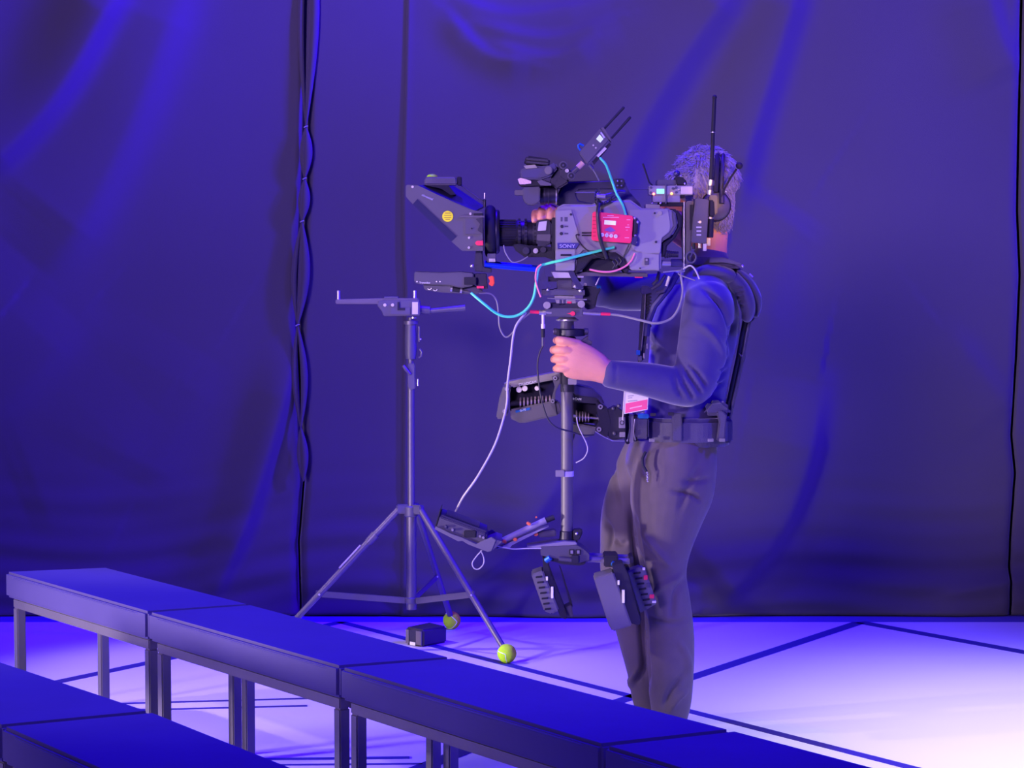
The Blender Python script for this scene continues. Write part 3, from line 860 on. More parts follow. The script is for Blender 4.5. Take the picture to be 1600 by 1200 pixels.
# ================================================================== CAMERA
camr = thing('broadcast_camera', P(950, 424, YS), 'grey broadcast video camera on top of the sled', 'video camera')
body = MB().prism([(868, 325), (880, 319), (925, 319), (942, 312), (985, 312), (1003, 325), (1048, 326), (1056, 333), (1060, 352), (1052, 366), (1034, 376), (1033, 423), (985, 423), (974, 404), (962, 394),
                   (912, 394), (903, 405), (898, 424), (868, 418)], Y0, Y1).build('body', grey, camr, bevel=0.006, seg=3)
MB().prism([(869, 329), (893, 328), (903, 362), (905, 380), (904, 386), (869, 386)], Y0 - 0.004, Y0 + 0.004).build('control_panel', M('light_grey_panel', (0.26, 0.25, 0.28), 0.5, 0, 0.5, 0.04, 300), camr, bevel=0.001)
MB().prism([(984, 328), (1044, 327), (1048, 352), (1046, 362), (1034, 372), (1032, 395), (1012, 397), (992, 392), (984, 380)], Y0 - 0.004, Y0 + 0.004).build('side_panel', M('light_grey_panel', (0, 0, 0)), camr, bevel=0.0015)
MB().prism([(986, 392), (1030, 398), (1030, 422), (986, 422), (978, 404)], Y0 - 0.003, Y0 + 0.004).build('rear_panel', M('light_grey_panel', (0, 0, 0)), camr, bevel=0.0015)
MB().prism([(868, 389), (899, 389), (898, 423), (868, 423)], Y0 - 0.003, Y0 + 0.004).build('lower_panel', M('light_grey_panel', (0, 0, 0)), camr, bevel=0.0015)
bd = MB().prism([(871, 379.5), (906, 379.5), (900, 388.5), (871, 388.5)], Y0 - 0.007, Y0).build('name_band', M('dark_blue_band', (0.04, 0.035, 0.2), 0.4), camr)
text('SONY', 874, 387, Y0 - 0.0078, 5.4, M('pale_blue_print', (0.5, 0.5, 0.75), 0.5), bd, wide=1.25)
for (u, v, r) in ((878, 353.8, 2.6), (877, 365, 2.6), (892, 335, 1.8), (1023, 333, 1.6), (1025, 378, 1.8), (1000, 419, 1.2)):
    disc(u, v, Y0 - 0.007, Y0, r, black, 'screw' if r < 2 else 'switch_knob', camr, 14)
for v in (353.8, 365):
    MB().rect(882, v - 1.2, 888, v + 1.2, Y0 - 0.0048, Y0).build('switch_marking', darkgrey, camr)
MB().rect(876, 339, 879, 346, Y0 - 0.0048, Y0).build('switch_marking', darkgrey, camr)
MB().rect(882, 339, 887, 346, Y0 - 0.0048, Y0).build('switch_marking', darkgrey, camr)
disc(1031.5, 333, Y0 - 0.010, Y0, 3.2, silver, 'strap_post', camr, 18, 0.001)
for v in (364, 368):
    MB().rect(909, v - 1.2, 925, v + 0.8, Y0 - 0.003, Y0 + 0.001).build('vent_slot', rubber, camr)
MB().rect(1007, 403, 1014, 414, Y0 - 0.006, Y0).build('toggle_plate', darkgrey, camr, bevel=0.001)
MB().rect(1009, 404.5, 1012, 408, Y0 - 0.010, Y0 - 0.005).build('toggle', silver, camr)
MB().rect(876, 397, 893, 400, Y0 - 0.005, Y0).build('card_slot', rubber, camr)
MB().rect(873, 404, 896, 411, Y0 - 0.005, Y0).build('slot_cover', grey, camr, bevel=0.0008)
# shoulder pad
MB().prism([(902, 404), (912, 394), (962, 394), (976, 404), (984, 423), (978, 428), (962, 408), (945, 401), (925, 405), (912, 420), (898, 428)], Y0 - 0.002, Y1).build('shoulder_pad', rubber, camr, bevel=0.003)
MB().prism([(912, 420), (925, 405), (945, 401), (962, 408), (970, 424), (912, 428)], Y0 + 0.03, Y1 - 0.01).build('shoulder_recess', rubber, camr, bevel=0.002)
for i in range(3):
    c_ = P(957 + i * 5, 414 - i * 3, Y0 - 0.002)
    MB().tube([c_ + Vector((0, 0, 0.012)), c_ + Vector((0.008, 0, 0)), c_ + Vector((0, 0, -0.012))], 0.003, 8).build('pad_coil', blackc, camr)
MB().prism([(898, 425), (1012, 427), (1012, 433), (898, 431)], YS - 0.06, YS + 0.06).build('base_plate', alu, camr, bevel=0.001)
MB().rect(992, 432.5, 1004, 434.2, YS - 0.0615, YS - 0.055).build('red_mark', redp, camr)
# handle
MB().prism([(880, 284), (958, 281), (972, 284), (974, 292), (962, 296), (905, 297), (900, 303), (904, 313), (930, 318), (930, 322), (872, 322), (868, 316), (870, 306), (876, 294)], YS - 0.022, YS + 0.022).build('carry_handle', black, camr, bevel=0.006, seg=3)
MB().prism([(962, 284), (976, 282), (984, 300), (1002, 320), (1002, 326), (978, 326), (962, 306)], YS - 0.03, YS + 0.03).build('handle_rear_post', M('blue_black_lever', (0, 0, 0)), camr, bevel=0.004)
MB().rect(960, 279, 976, 294, YS - 0.035, YS + 0.03).build('handle_clamp', black, camr, bevel=0.003)
for u, v in ((965, 283), (971, 283), (965, 290), (971, 290)):
    MB().ball(P(u, v, YS - 0.036), 1.4 * k, 8, 6).build('clamp_bolt', silver, camr)
MB().tube([P(898, 300.5, YS - 0.02), P(938, 300.5, YS - 0.02)], 1.1 * k, 8).build('handle_rod', silver, camr)
# coiled lead on the handle
pts = []
for i in range(150):
    t = i / 149
    a_ = t * 2 * PI * 14
    u = 934 - 9 * math.sin(t * PI * 1.15) + 22 * t
    v = 297 + 22 * math.sin(t * PI * 0.85)
    c_ = P(u, v, Y0 - 0.005)
    pts.append(c_ + Vector((0.006 * math.cos(a_), 0.008 * math.sin(a_), 0.006 * math.sin(a_ + 0.6))))
MB().tube(pts, 0.0016, 6).build('coiled_lead', blackc, camr)
MB().cyl(P(932, 306, Y0 - 0.012), P(946, 307, Y0 - 0.012), 3.6 * k, n=16).build('lead_plug', silver, camr)
MB().tube([P(946, 306, Y0 - 0.012), P(958, 303, Y0 - 0.012), P(968, 299, Y0 - 0.01), P(976, 300, Y0)], 3 * k, 10).build('lead_strain_relief', M('blue_black_lever', (0, 0, 0)), camr)
# rear: black guard loop, vertical cable ends
MB().prism([(1046, 326), (1058, 327), (1066, 338), (1066, 352), (1056, 372), (1043, 384), (1040, 400), (1034, 400), (1034, 382), (1048, 370), (1058, 354), (1056, 336)], Y0 + 0.01, Y1 - 0.01).build('rear_guard', rubber, camr, bevel=0.004)
MB().prism([(1050, 328), (1056, 336), (1058, 353), (1047, 370), (1034, 378), (1034, 372), (1045, 364), (1052, 352), (1050, 338)], Y0 - 0.002, Y0 + 0.06).build('rear_rim', darkgrey, camr, bevel=0.002)
for i in range(6):
    MB().cyl(P(1040 + i * 3.4, 397, YS - 0.06), P(1042 + i * 3.4, 397.6, YS - 0.06), (6.4 - 0.4 * i) * k, n=16).build('cable_boot_ring', blackp, camr)
MB().tube([P(1026, 396, YS - 0.06), P(1060, 398, YS - 0.06)], [5.2 * k, 4 * k], 14).build('cable_boot', blackp, camr)
MB().cyl(P(1034, 411, YS - 0.06), P(1048, 411, YS - 0.06), 5.0 * k, n=18).build('rear_connector', silver, camr, bevel=0.001)
MB().cyl(P(1048, 411, YS - 0.06), P(1066, 411, YS - 0.06), 6.2 * k, n=18).build('rear_plug', M('blue_black_lever', (0, 0, 0)), camr, bevel=0.001)

# ------------------------------------------------------------------ lens
lens = thing('zoom_lens', P(815, 400, YS), 'black zoom lens between the matte box and the camera body', 'lens')
lc = lambda u: P(u, 364, YS)
def ring(u0, u1, r0, r1, m, name, n=36):
    MB().cyl(Vector((lc(u0).x, YS, lc(800).z)), Vector((lc(u1).x, YS, lc(800).z)), r0 * k, r1 * k, n=n).build(name, m, lens, bevel=0.001)
ring(768, 809, 20, 19.5, rubber, 'zoom_grip')
cz = lc(800).z
for i in range(28):
    a_ = 2 * PI * i / 28
    y_, z_ = math.cos(a_) * 20.2 * k, math.sin(a_) * 20.2 * k
    MB().box(((lc(789).x), YS + y_, cz + z_), (34 * k, 0.0022, 0.0022), Matrix.Rotation(-a_, 3, 'X')).build('grip_rib', rubber, lens)
ring(809, 814, 21.5, 21.5, blackp, 'focus_ring')
ring(814, 819, 19, 19, black, 'barrel')
ring(819, 824, 21.5, 21.5, blackp, 'focus_ring')
ring(824, 832, 19.5, 19.5, black, 'barrel')
ring(832, 840, 21.5, 21.5, blackp, 'iris_ring')
ring(838, 870, 18, 18, black, 'barrel')
for u in (811.5, 821.5, 836):
    for i in range(22):
        a_ = 2 * PI * i / 22
        MB().box((lc(u).x, YS + math.cos(a_) * 21.8 * k, cz + math.sin(a_) * 21.8 * k), (3.2 * k, 0.003, 0.003), Matrix.Rotation(-a_, 3, 'X')).build('gear_tooth', rubber, lens)
MB().prism([(838, 345), (856, 342), (862, 350), (862, 380), (852, 386), (838, 383)], YS - 0.055, YS - 0.02).build('servo_grip', black, lens, bevel=0.004)
MB().prism([(842, 347), (855, 345), (853, 360), (840, 361)], YS - 0.058, YS - 0.053).build('servo_plate', M('pale_aluminium', (0, 0, 0)), lens, bevel=0.001)
MB().prism([(839, 366), (861, 366), (860, 377), (839, 376)], YS - 0.058, YS - 0.05).build('servo_plate', alu, lens, bevel=0.002)
MB().prism([(800, 382), (812, 381), (830, 384), (868, 386), (868, 408), (852, 402), (820, 402), (806, 392)], YS - 0.045, YS + 0.03).build('focus_motor', rubber, lens, bevel=0.004)
for u, v, r in ((837, 392, 4.0), (822, 392, 5.5), (849, 390, 4.5)):
    disc(u, v, YS - 0.056, YS - 0.04, r, black if r > 4.2 else silver, 'motor_knob', lens, 18, 0.001)
MB().rect(862, 340, 869, 392, YS - 0.055, YS + 0.055).build('lens_mount', rubber, lens, bevel=0.002)

# ------------------------------------------------------------------ matte box
mbx = thing('matte_box', P(710, 400, YS), 'dark matte box shade with a round yellow sticker at the front of the camera', 'matte box')
mg = M('matte_box_carbon', (0.085, 0.08, 0.11), 0.5, 0, 0.45, 0.05, 250)
side_px = [(634, 291), (636, 288.5), (652, 289), (700, 312), (733, 327), (754, 331), (755, 392), (722, 392), (706, 378), (640, 314), (634, 307)]
MB().prism(side_px, YS - 0.10, YS - 0.096).build('side_flag', mg, mbx, bevel=0.001)
MB().prism(side_px, YS + 0.096, YS + 0.10, Yref=YS - 0.1).build('side_flag', mg, mbx, bevel=0.001)
# hood with a raised far edge
na, nb = P(650, 289.5, YS - 0.098), P(742, 329.5, YS - 0.098)
fa, fb = P(704, 287, YS + 0.098), P(757, 322, YS + 0.098)
th = Vector((0, 0, -0.004))
MB().hexa([na + th, nb + th, fb + th, fa + th], [na, nb, fb, fa]).build('top_flag', M('blue_black_flag', (0.05, 0.045, 0.12), 0.4, 0, 0.5), mbx)
MB().hexa([P(640, 314, YS - 0.098), P(722, 391, YS - 0.098), P(722, 391, YS - 0.098) + Vector((0, .196, 0)), P(640, 314, YS - 0.098) + Vector((0, .196, 0))],
          [P(642, 313, YS - 0.098), P(724, 390, YS - 0.098), P(724, 390, YS - 0.098) + Vector((0, .196, 0)), P(642, 313, YS - 0.098) + Vector((0, .196, 0))]).build('bottom_flag', rubber, mbx)
MB().prism([(652, 311), (713, 369), (705, 377), (645, 319)], YS - 0.1025, YS - 0.099).build('felt_strip', M('dark_blue_felt', (0.02, 0.018, 0.07), 0.9), mbx)
st_ = MB().cyl(P(699.5, 338, YS - 0.0995), P(699.5, 338, YS - 0.1025), 8.4 * k, n=28).build('round_sticker', M('yellow_sticker', (0.95, 0.98, 0.02), 0.6, 0, 0.4, 0, 60, 0.1), mbx, label='round yellow sticker')
for v, w in ((333, 9), (336.5, 11), (340, 11), (343, 7)):
    MB().rect(699.5 - w / 2, v - 0.5, 699.5 + w / 2, v + 0.5, YS - 0.1032, YS - 0.1022).build('sticker_print', M('brown_print', (0.35, 0.24, 0.04), 0.6), st_)
text('chrosziel', 658.5, 305.5, YS - 0.1012, 3.6, M('pale_blue_print', (0, 0, 0)), mbx, rot=0.42, wide=1.05)
for u, v in ((644.5, 292), (735, 334), (733, 371.5), (732.5, 387)):
    disc(u, v, YS - 0.104, YS - 0.098, 1.9, silver, 'screw', mbx, 12)
MB().prism([(720, 338), (754, 338), (754, 366), (727, 366), (727, 342)], YS - 0.104, YS - 0.09).build('filter_stage', darkgrey, mbx, bevel=0.001)
MB().prism([(719, 337), (757, 337), (757, 340), (719, 339.5)], YS - 0.107, YS - 0.09).build('filter_rail', alu, mbx)
MB().rect(740, 333, 754, 336.5, YS - 0.104, YS - 0.09).build('stage_slot', rubber, mbx)
disc(737, 357, YS - 0.107, YS - 0.1, 1.4, rubber, 'stage_hole', mbx, 10)
MB().prism([(743, 342), (750, 350), (746, 360), (752, 364), (755, 364), (755, 340)], YS - 0.109, YS - 0.1).build('stage_catch', black, mbx, bevel=0.001)
MB().prism([(742, 380), (745, 376), (755, 376), (755, 383.5), (745, 383.5)], YS - 0.115, YS - 0.1).build('red_catch', redp, mbx, bevel=0.0015)
# rubber donut
pts = []
cxp = P(766, 362, YS)
for i in range(40):
    a_ = 2 * PI * i / 40
    pts.append(cxp + Vector((0, math.cos(a_) * 31 * k, math.sin(a_) * 33 * k)))
dn = MB().tube(pts, 8.5 * k, 12, closed=True).build('donut_ring', rubber, mbx)
pts = [p + Vector((10 * k, 0, 0)) for p in pts]
MB().tube([cxp + Vector((10 * k, 0, 0)) + (p - cxp - Vector((10 * k, 0, 0))) * 0.9 for p in pts], 5 * k, 10, closed=True).build('inner_ring', black, mbx)
# top handle and flag arm
hd = MB().prism([(663, 279), (667, 276), (711, 276), (714, 279), (714, 289), (663, 289)], YS - 0.06, YS + 0.02).build('top_handle', darkgrey, mbx, bevel=0.004, seg=3)
MB().rect(714, 276, 721, 289.5, YS - 0.05, YS + 0.01).build('handle_joint', rubber, mbx, bevel=0.002)
MB().ball(P(675.5, 276.5, YS - 0.03), 8.8 * k, 18, 10, (1, 1, 0.55)).build('lime_knob', M('lime_plastic', (0.42, 1.0, 0.02), 0.5, 0, 0.4), mbx, label='lime green knob')
MB().prism([(662, 289), (700, 289), (712, 304), (705, 305), (690, 295)], YS - 0.06, YS + 0.01).build('handle_foot', rubber, mbx)
MB().tube([P(720, 289, YS - 0.03), P(755, 315, YS - 0.03), P(757, 322, YS - 0.03)], 1.2 * k, 8).build('flag_arm', alu, mbx)
MB().tube([P(757, 324, YS - 0.03), P(757, 312, YS - 0.03)], 2.4 * k, 10).build('arm_post', black, mbx)
MB().tube([P(757, 310, YS - 0.03), P(757.5, 301, YS - 0.03)], 1.5 * k, 10).build('post_pin', silver, mbx)
# lower bracket and rods
MB().prism([(744, 388), (753, 386), (755, 418), (768, 420), (768, 426), (742, 424), (741, 414)], YS - 0.06, YS + 0.05).build('lower_bracket', black, mbx, bevel=0.002)
MB().rect(761, 396, 775, 410, YS - 0.05, YS + 0.05).build('bracket_block', darkgrey, mbx, bevel=0.002)
MB().rect(764, 404, 774, 409, YS - 0.053, YS - 0.045).build('bracket_plate', silver, mbx)
MB().ball(P(737.5, 415.5, YS - 0.06), 3.2 * k, 12, 8).build('bracket_knob', silver, mbx)
rodm = M('blue_anodised_rod', (0.01, 0.05, 0.75), 0.3, 0.5, 0.6)
for dy in (-0.05, 0.05):
    MB().tube([P(757, 414 if dy < 0 else 411, YS + dy), P(842, 421 if dy < 0 else 419, YS + dy)], 4.2 * k, 16).build('support_rod', rodm, mbx)

# ------------------------------------------------------------------ control box hanging below the matte box
cb = thing('control_unit', P(695, 456, YS), 'flat grey control unit below the matte box', 'control box')
MB().prism([(647.5, 424.5), (690, 426), (720, 425), (740, 427), (740, 446.5), (722, 450), (705, 446), (655, 444), (647, 441)], YS - 0.075, YS + 0.06).build('housing', darkgrey, cb, bevel=0.003)
MB().prism([(661, 444), (700, 444), (740, 446), (755, 455), (742, 460), (690, 457), (663, 453)], YS - 0.05, YS + 0.06).build('lower_housing', darkgrey, cb, bevel=0.003)
text('Transvideo', 655, 442.8, YS - 0.0758, 2.9, white, cb, rot=0.02, wide=0.95)
for u in (651.5, 682, 687.5):
    disc(u, 440, YS - 0.0765, YS - 0.07, 1.1, white, 'indicator_dot', cb, 10)
for u, v in ((671, 449.5), (680, 451.5)):
    pts = [P(u + 3 * math.cos(a_), v + 3 * math.sin(a_), YS - 0.052) for a_ in np.linspace(0.1, PI - 0.4, 9)]
    MB().tube(pts, 0.6 * k, 6).build('connector_rim', white, cb)
MB().rect(725, 433, 744, 445, YS - 0.079, YS - 0.07).build('end_socket', rubber, cb, bevel=0.001)
MB().cyl(P(704, 451, YS - 0.06), P(722, 454, YS - 0.06), 3.4 * k, n=16).build('plug_body', rubber, cb)
MB().cyl(P(704, 451, YS - 0.06), P(707, 451.5, YS - 0.06), 4.2 * k, n=16).build('plug_nut', silver, cb)
MB().cyl(P(719, 453.8, YS - 0.06), P(722, 454.3, YS - 0.06), 3.8 * k, n=16).build('plug_nut', silver, cb)
MB().cyl(P(722, 454.3, YS - 0.06), P(736, 457, YS - 0.06), 2.2 * k, n=14).build('plug_tail', alu, cb)
MB().prism([(740, 428), (760, 428), (762, 452), (745, 450)], YS - 0.06, YS + 0.03).build('mount_bracket', black, cb, bevel=0.002)
MB().prism([(762, 433), (768, 431), (772, 432), (773, 444), (769, 448), (763, 444), (766, 439)], YS - 0.07, YS - 0.05).build('red_lever', M('red_orange_plastic', (0.95, 0.07, 0.03), 0.4), cb, bevel=0.002)
MB().rect(745, 447, 756, 450.5, YS - 0.07, YS - 0.06).build('red_tag', redp, cb)

# ------------------------------------------------------------------ viewfinder
vf = thing('viewfinder', P(840, 320, YS), 'black electronic viewfinder mounted at the front of the handle', 'viewfinder')
Yv0 = YS - 0.12
MB().prism([(811, 266), (820, 262), (858, 258), (868, 253), (872, 262), (862, 275), (845, 281), (815, 280)], Yv0, YS - 0.02).build('eyepiece_housing', M('blue_black_flag', (0, 0, 0)), vf, bevel=0.005)
mb = MB().prism([(819, 250), (824, 243), (858, 248), (861, 254), (857, 258), (820, 256)], Yv0 - 0.005, YS - 0.02)
mb.build('rubber_eyecup', rubber, vf, bevel=0.004)
for v0, v1 in ((246.5, 249.8), (251.5, 254.5)):
    MB().prism([(822, v0), (857, v0 + 3), (857, v1 + 3), (822, v1)], Yv0 - 0.009, Yv0).build('eyecup_ridge', blackp, vf, bevel=0.0015)
MB().prism([(818, 259), (836, 257), (840, 262), (822, 264)], Yv0 - 0.004, Yv0 + 0.01).build('hinge_plate', M('olive_grey_metal', (0, 0, 0)), vf, bevel=0.001)
disc(857, 266, Yv0 - 0.012, Yv0, 6.2, armm, 'focus_knob', vf, 24, 0.002)
MB().prism([(810, 280), (845, 280), (860, 284), (858, 290), (815, 291), (810, 288)], Yv0 + 0.01, YS - 0.02).build('arm_rail', rubber, vf, bevel=0.002)
MB().prism([(809, 280), (813, 278), (822, 280), (830, 283), (830, 286.5), (820, 288), (812, 288)], Yv0 + 0.004, Yv0 + 0.012).build('pink_tag', M('pink_white_tag', (0.9, 0.55, 0.62), 0.6, 0, 0.4, 0, 60, 0.4, 250), vf, label='pale pink and white tag')
MB().prism([(839, 283), (846, 281), (862, 287), (861, 290), (845, 290)], Yv0 - 0.006, Yv0 + 0.004).build('lock_lever', alu, vf, bevel=0.001)
MB().prism([(817, 293), (844, 292), (844, 315), (834, 321), (822, 319), (817, 310)], Yv0 + 0.01, YS - 0.01).build('tube_head', M('violet_black_plastic', (0.07, 0.065, 0.10), 0.4), vf, bevel=0.003)
MB().rect(804, 297, 818, 305, Yv0 + 0.02, YS - 0.02).build('front_shoe', alu, vf, bevel=0.002)
MB().cyl(P(843, 306, Yv0 + 0.06), P(872, 303, Yv0 + 0.06), 14 * k, 13 * k, n=28).build('tube_barrel', black, vf, bevel=0.002)
for u in (850, 856, 868):
    MB().cyl(P(u, 305, Yv0 + 0.06), P(u + 2, 305, Yv0 + 0.06), 14.8 * k, n=28).build('barrel_ring', blackp if u != 868 else silver, vf)
MB().prism([(862, 275), (872, 258), (884, 270), (890, 285), (872, 296), (858, 288)], Yv0 + 0.02, YS + 0.02).build('mount_arm', black, vf, bevel=0.005)
for u, v, r in ((880, 258, 6.2), (892.5, 274.5, 6)):
    disc(u, v, Yv0 - 0.012, Yv0 + 0.03, r, M('violet_black_plastic', (0, 0, 0)), 'roller_knob', vf, 24, 0.002)
    disc(u, v, Yv0 - 0.014, Yv0 - 0.011, r * 0.68, rubber, 'roller_face', vf, 20)
    disc(u, v, Yv0 - 0.015, Yv0 - 0.013, 1.5, darkgrey, 'roller_screw', vf, 12)
disc(886, 266.5, Yv0 - 0.014, Yv0 + 0.02, 3.0, silver, 'link_screw', vf, 16)
MB().prism([(877, 264), (888, 262), (896, 272), (886, 282), (876, 276)], Yv0 - 0.004, Yv0 + 0.03).build('link_plate', black, vf, bevel=0.002)
MB().tube([P(893, 271, Yv0 + 0.01), P(904, 261, Yv0 + 0.01)], 4.2 * k, 14).build('tilt_arm', M('violet_black_plastic', (0, 0, 0)), vf)
MB().tube([P(903, 262, Yv0 + 0.01), P(911, 254, Yv0 + 0.01)], 4.6 * k, 14).build('arm_tip', M('dull_pink_metal', (0.6, 0.36, 0.38), 0.5), vf)

# ------------------------------------------------------------------ wireless transmitter with two stub antennas
tx = thing('wireless_transmitter', P(928, 258, Yv0), 'tilted wireless transmitter with two thin antennas above the handle', 'transmitter')
MB().prism([(904.5, 239), (939, 199), (953.5, 219), (918, 258)], Yv0 - 0.02, Yv0 + 0.03).build('housing', darkgrey, tx, bevel=0.004)
MB().prism([(943, 199), (953, 215), (955, 222), (953, 219), (939, 200)], Yv0 - 0.018, Yv0 + 0.03).build('end_cap', alu, tx)
MB().prism([(931.5, 217), (937, 210), (943, 217), (938, 223)], Yv0 - 0.0225, Yv0 - 0.019).build('display', M('pale_green_display', (0.55, 0.75, 0.6), 0.4, emit=(0.75, 1.0, 0.8), estr=0.35), tx)
MB().prism([(938, 207.5), (939.5, 206), (945.5, 214.5), (943.5, 216)], Yv0 - 0.022, Yv0 - 0.019).build('display_label', M('pale_blue_print', (0, 0, 0)), tx)
for a, b in (((944.5, 200.5), (974, 168.5)), ((955.5, 216), (984, 184))):
    an = MB().tube([P(*a, Yv0), P(*b, Yv0)], [1.7 * k, 2.1 * k], 12).build('antenna', rubber, tx)
    MB().ball(P(*b, Yv0), 2.2 * k, 10, 8).build('antenna_tip', rubber, an)
for u, v in ((927, 227), (931, 231)):
    disc(u, v, Yv0 - 0.022, Yv0 - 0.018, 1.3, silver, 'button', tx, 10)
MB().prism([(926, 252), (952, 223), (955, 226), (929, 257)], Yv0 - 0.008, Yv0 + 0.02).build('side_rail', rubber, tx)
MB().prism([(932, 243), (945, 229.5), (948, 232.5), (935, 246)], Yv0 - 0.014, Yv0 + 0.01).build('side_plate', M('pale_aluminium', (0, 0, 0)), tx)
MB().tube([P(*q, Yv0 - 0.01) for q in ((907, 235), (904, 231), (903.5, 227), (906, 225), (912, 228))], 1.7 * k, 8).build('blue_strap', bluep, tx)
MB().cyl(P(921, 258, Yv0), P(926, 264, Yv0), 3 * k, n=12).build('lower_plug', M('violet_black_plastic', (0, 0, 0)), tx)

# ------------------------------------------------------------------ red control box
rb = thing('red_control_box', P(957, 378, Y0), 'red box with a small display and four buttons on the camera side', 'control box')
yr0, yr1 = Y0 - 0.028, Y0 - 0.004
MB().prism([(926, 332), (929, 330.5), (988, 337), (989.5, 339), (987, 378), (984, 380), (926, 376), (924.5, 374)], yr0, yr1).build('housing', M('magenta_red_plastic', (0.95, 0.03, 0.13), 0.4), rb, bevel=0.002)
MB().prism([(944.5, 344), (962.5, 345.2), (962, 352), (944, 350.5)], yr0 - 0.001, yr0 + 0.002).build('display', M('pale_display', (0.75, 0.85, 0.72), 0.4, emit=(0.85, 1, 0.85), estr=0.3), rb)
MB().prism([(944, 360), (948, 356.5), (954, 354.5), (958, 357), (962, 361), (954, 362.5)], yr0 - 0.0008, yr0 + 0.002).build('logo_mountain', M('dull_blue_print', (0.25, 0.1, 0.35), 0.5), rb)
for u, v in ((941, 366.8), (948, 367.6), (955, 368.4), (962, 369.2)):
    bt = disc(u, v, yr0 - 0.003, yr0 + 0.002, 2.9, M('pale_button', (0.75, 0.7, 0.8), 0.4), 'button', rb, 18)
    disc(u, v, yr0 - 0.0036, yr0 - 0.002, 1.2, M('pale_blue_print', (0, 0, 0)), 'button_mark', bt, 10)
lp = M('pale_red_print', (0.95, 0.45, 0.55), 0.5)
for (u, v, w, h) in ((949, 336.5, 10, 1), (942, 339, 25, 1.2), (947, 363.6, 12, 0.8), (979, 343, 6, 1), (977, 354.5, 7, 1), (976, 371, 7, 1), (980, 351, 3, 0.8), (978, 359, 3, 0.8)):
    MB().rect(u, v, u + w, v + h, yr0 - 0.0006, yr0 + 0.002).build('print_line', lp, rb)
for i in range(6):
    MB().rect(926, 338 + i * 6, 931, 339.5 + i * 6, yr0 - 0.0006, yr0 + 0.002).build('print_line', M('deep_red_print', (0.7, 0.01, 0.08), 0.5), rb)
# connectors on its right side
MB().prism([(990, 340), (996, 342), (997, 352), (996, 366), (990, 368)], Y0 - 0.022, Y0).build('connector_block', black, rb, bevel=0.003)
for u, v in ((991.5, 341), (996, 347), (994, 378), (992, 368)):
    MB().ball(P(u, v, Y0 - 0.02), 2.2 * k, 10, 8).build('connector_nut', silver, rb)
MB().prism([(986, 372), (994, 368), (997, 374), (994, 384), (986, 382)], Y0 - 0.025, Y0).build('blue_plug', M('blue_black_lever', (0, 0, 0)), rb, bevel=0.002)

# ------------------------------------------------------------------ receiver with lit display at the rear of the camera
rx = thing('wireless_receiver', P(1045, 320, YS), 'small receiver with a lit green display and orange lights behind the handle', 'receiver')
yq0, yq1 = YS - 0.07, YS + 0.02
MB().rect(1014, 290, 1083, 304.5, yq0, yq1).build('housing', M('light_grey_panel', (0, 0, 0)), rx, bevel=0.002)
MB().rect(1020, 304, 1063, 316, yq0 + 0.003, yq1).build('lower_housing', grey, rx, bevel=0.002)
MB().rect(1027, 281, 1057, 290, yq0 + 0.01, yq1).build('top_module', darkgrey, rx, bevel=0.002)
MB().rect(1026, 295, 1038, 302.5, yq0 - 0.002, yq0 + 0.002).build('green_display', M('lit_green_display', (0.3, 0.8, 0.65), 0.4, emit=(0.25, 1.0, 0.75), estr=0.75), rx)
for u, v, c_ in ((1021.5, 303, (1, .16, .1)), (1049.5, 302.5, (1, .3, .04))):
    MB().ball(P(u, v, yq0 - 0.002), 2.0 * k, 12, 8).build('signal_light', M('orange_light_%d' % u, (1, .3, .1), 0.4, emit=c_, estr=5), rx)
for u, v in ((1017, 293), (1056.5, 293), (1056.5, 300.5), (1017, 301), (1051.5, 294.5), (1061, 296.5)):
    disc(u, v, yq0 - 0.004, yq0, 2.0 if u != 1061 else 1.2, darkgrey if u != 1061 else silver, 'knob', rx, 14)
MB().rect(1039.5, 288, 1041.5, 318, yq0 - 0.004, yq0 + 0.002).build('divider_strip', darkgrey, rx)
MB().rect(1064, 291.5, 1082, 303, yq0 - 0.002, yq0 + 0.002).build('front_plate', M('pale_aluminium', (0, 0, 0)), rx, bevel=0.001)
MB().rect(1052, 305, 1070, 309, yq0 + 0.01, yq1).build('card_slot', rubber, rx)
MB().tube([P(1020, 290, yq0 + 0.02), P(1014.5, 285, yq0 + 0.02), P(1004.5, 255.5, yq0 + 0.02)], [1.3 * k, 1.3 * k, 1.5 * k], 10).build('antenna', rubber, rx)
MB().tube([P(1014, 296, yq0 + 0.02), P(985, 296, yq0 + 0.02)], 0.9 * k, 8).build('side_aerial', darkgrey, rx)
mt = MB().prism([(1009, 319), (1031, 320), (1031, 326), (1009, 325)], yq0, yq1).build('shoe_mount', M('olive_grey_metal', (0, 0, 0)), rx, bevel=0.001)
for u in (1019, 1032):
    MB().ball(P(u, 317.5, yq0), 1.6 * k, 10, 6).build('mount_screw', silver, mt)
MB().rect(1030, 316, 1068, 322, yq0 + 0.01, yq1).build('rail', rubber, rx, bevel=0.001)
MB().ball(P(1057.5, 271, yq0 + 0.02), 5 * k, 14, 10).build('ball_joint', M('blue_black_lever', (0, 0, 0)), rx)
MB().prism([(1054, 276), (1066, 276), (1074, 284), (1073, 290), (1058, 289)], yq0 + 0.005, yq0 + 0.05).build('joint_arm', rubber, rx, bevel=0.003)
for u, v in ((1064, 275), (1070, 287)):
    MB().ball(P(u, v, yq0), 1.6 * k, 10, 6).build('joint_screw', silver, rx)

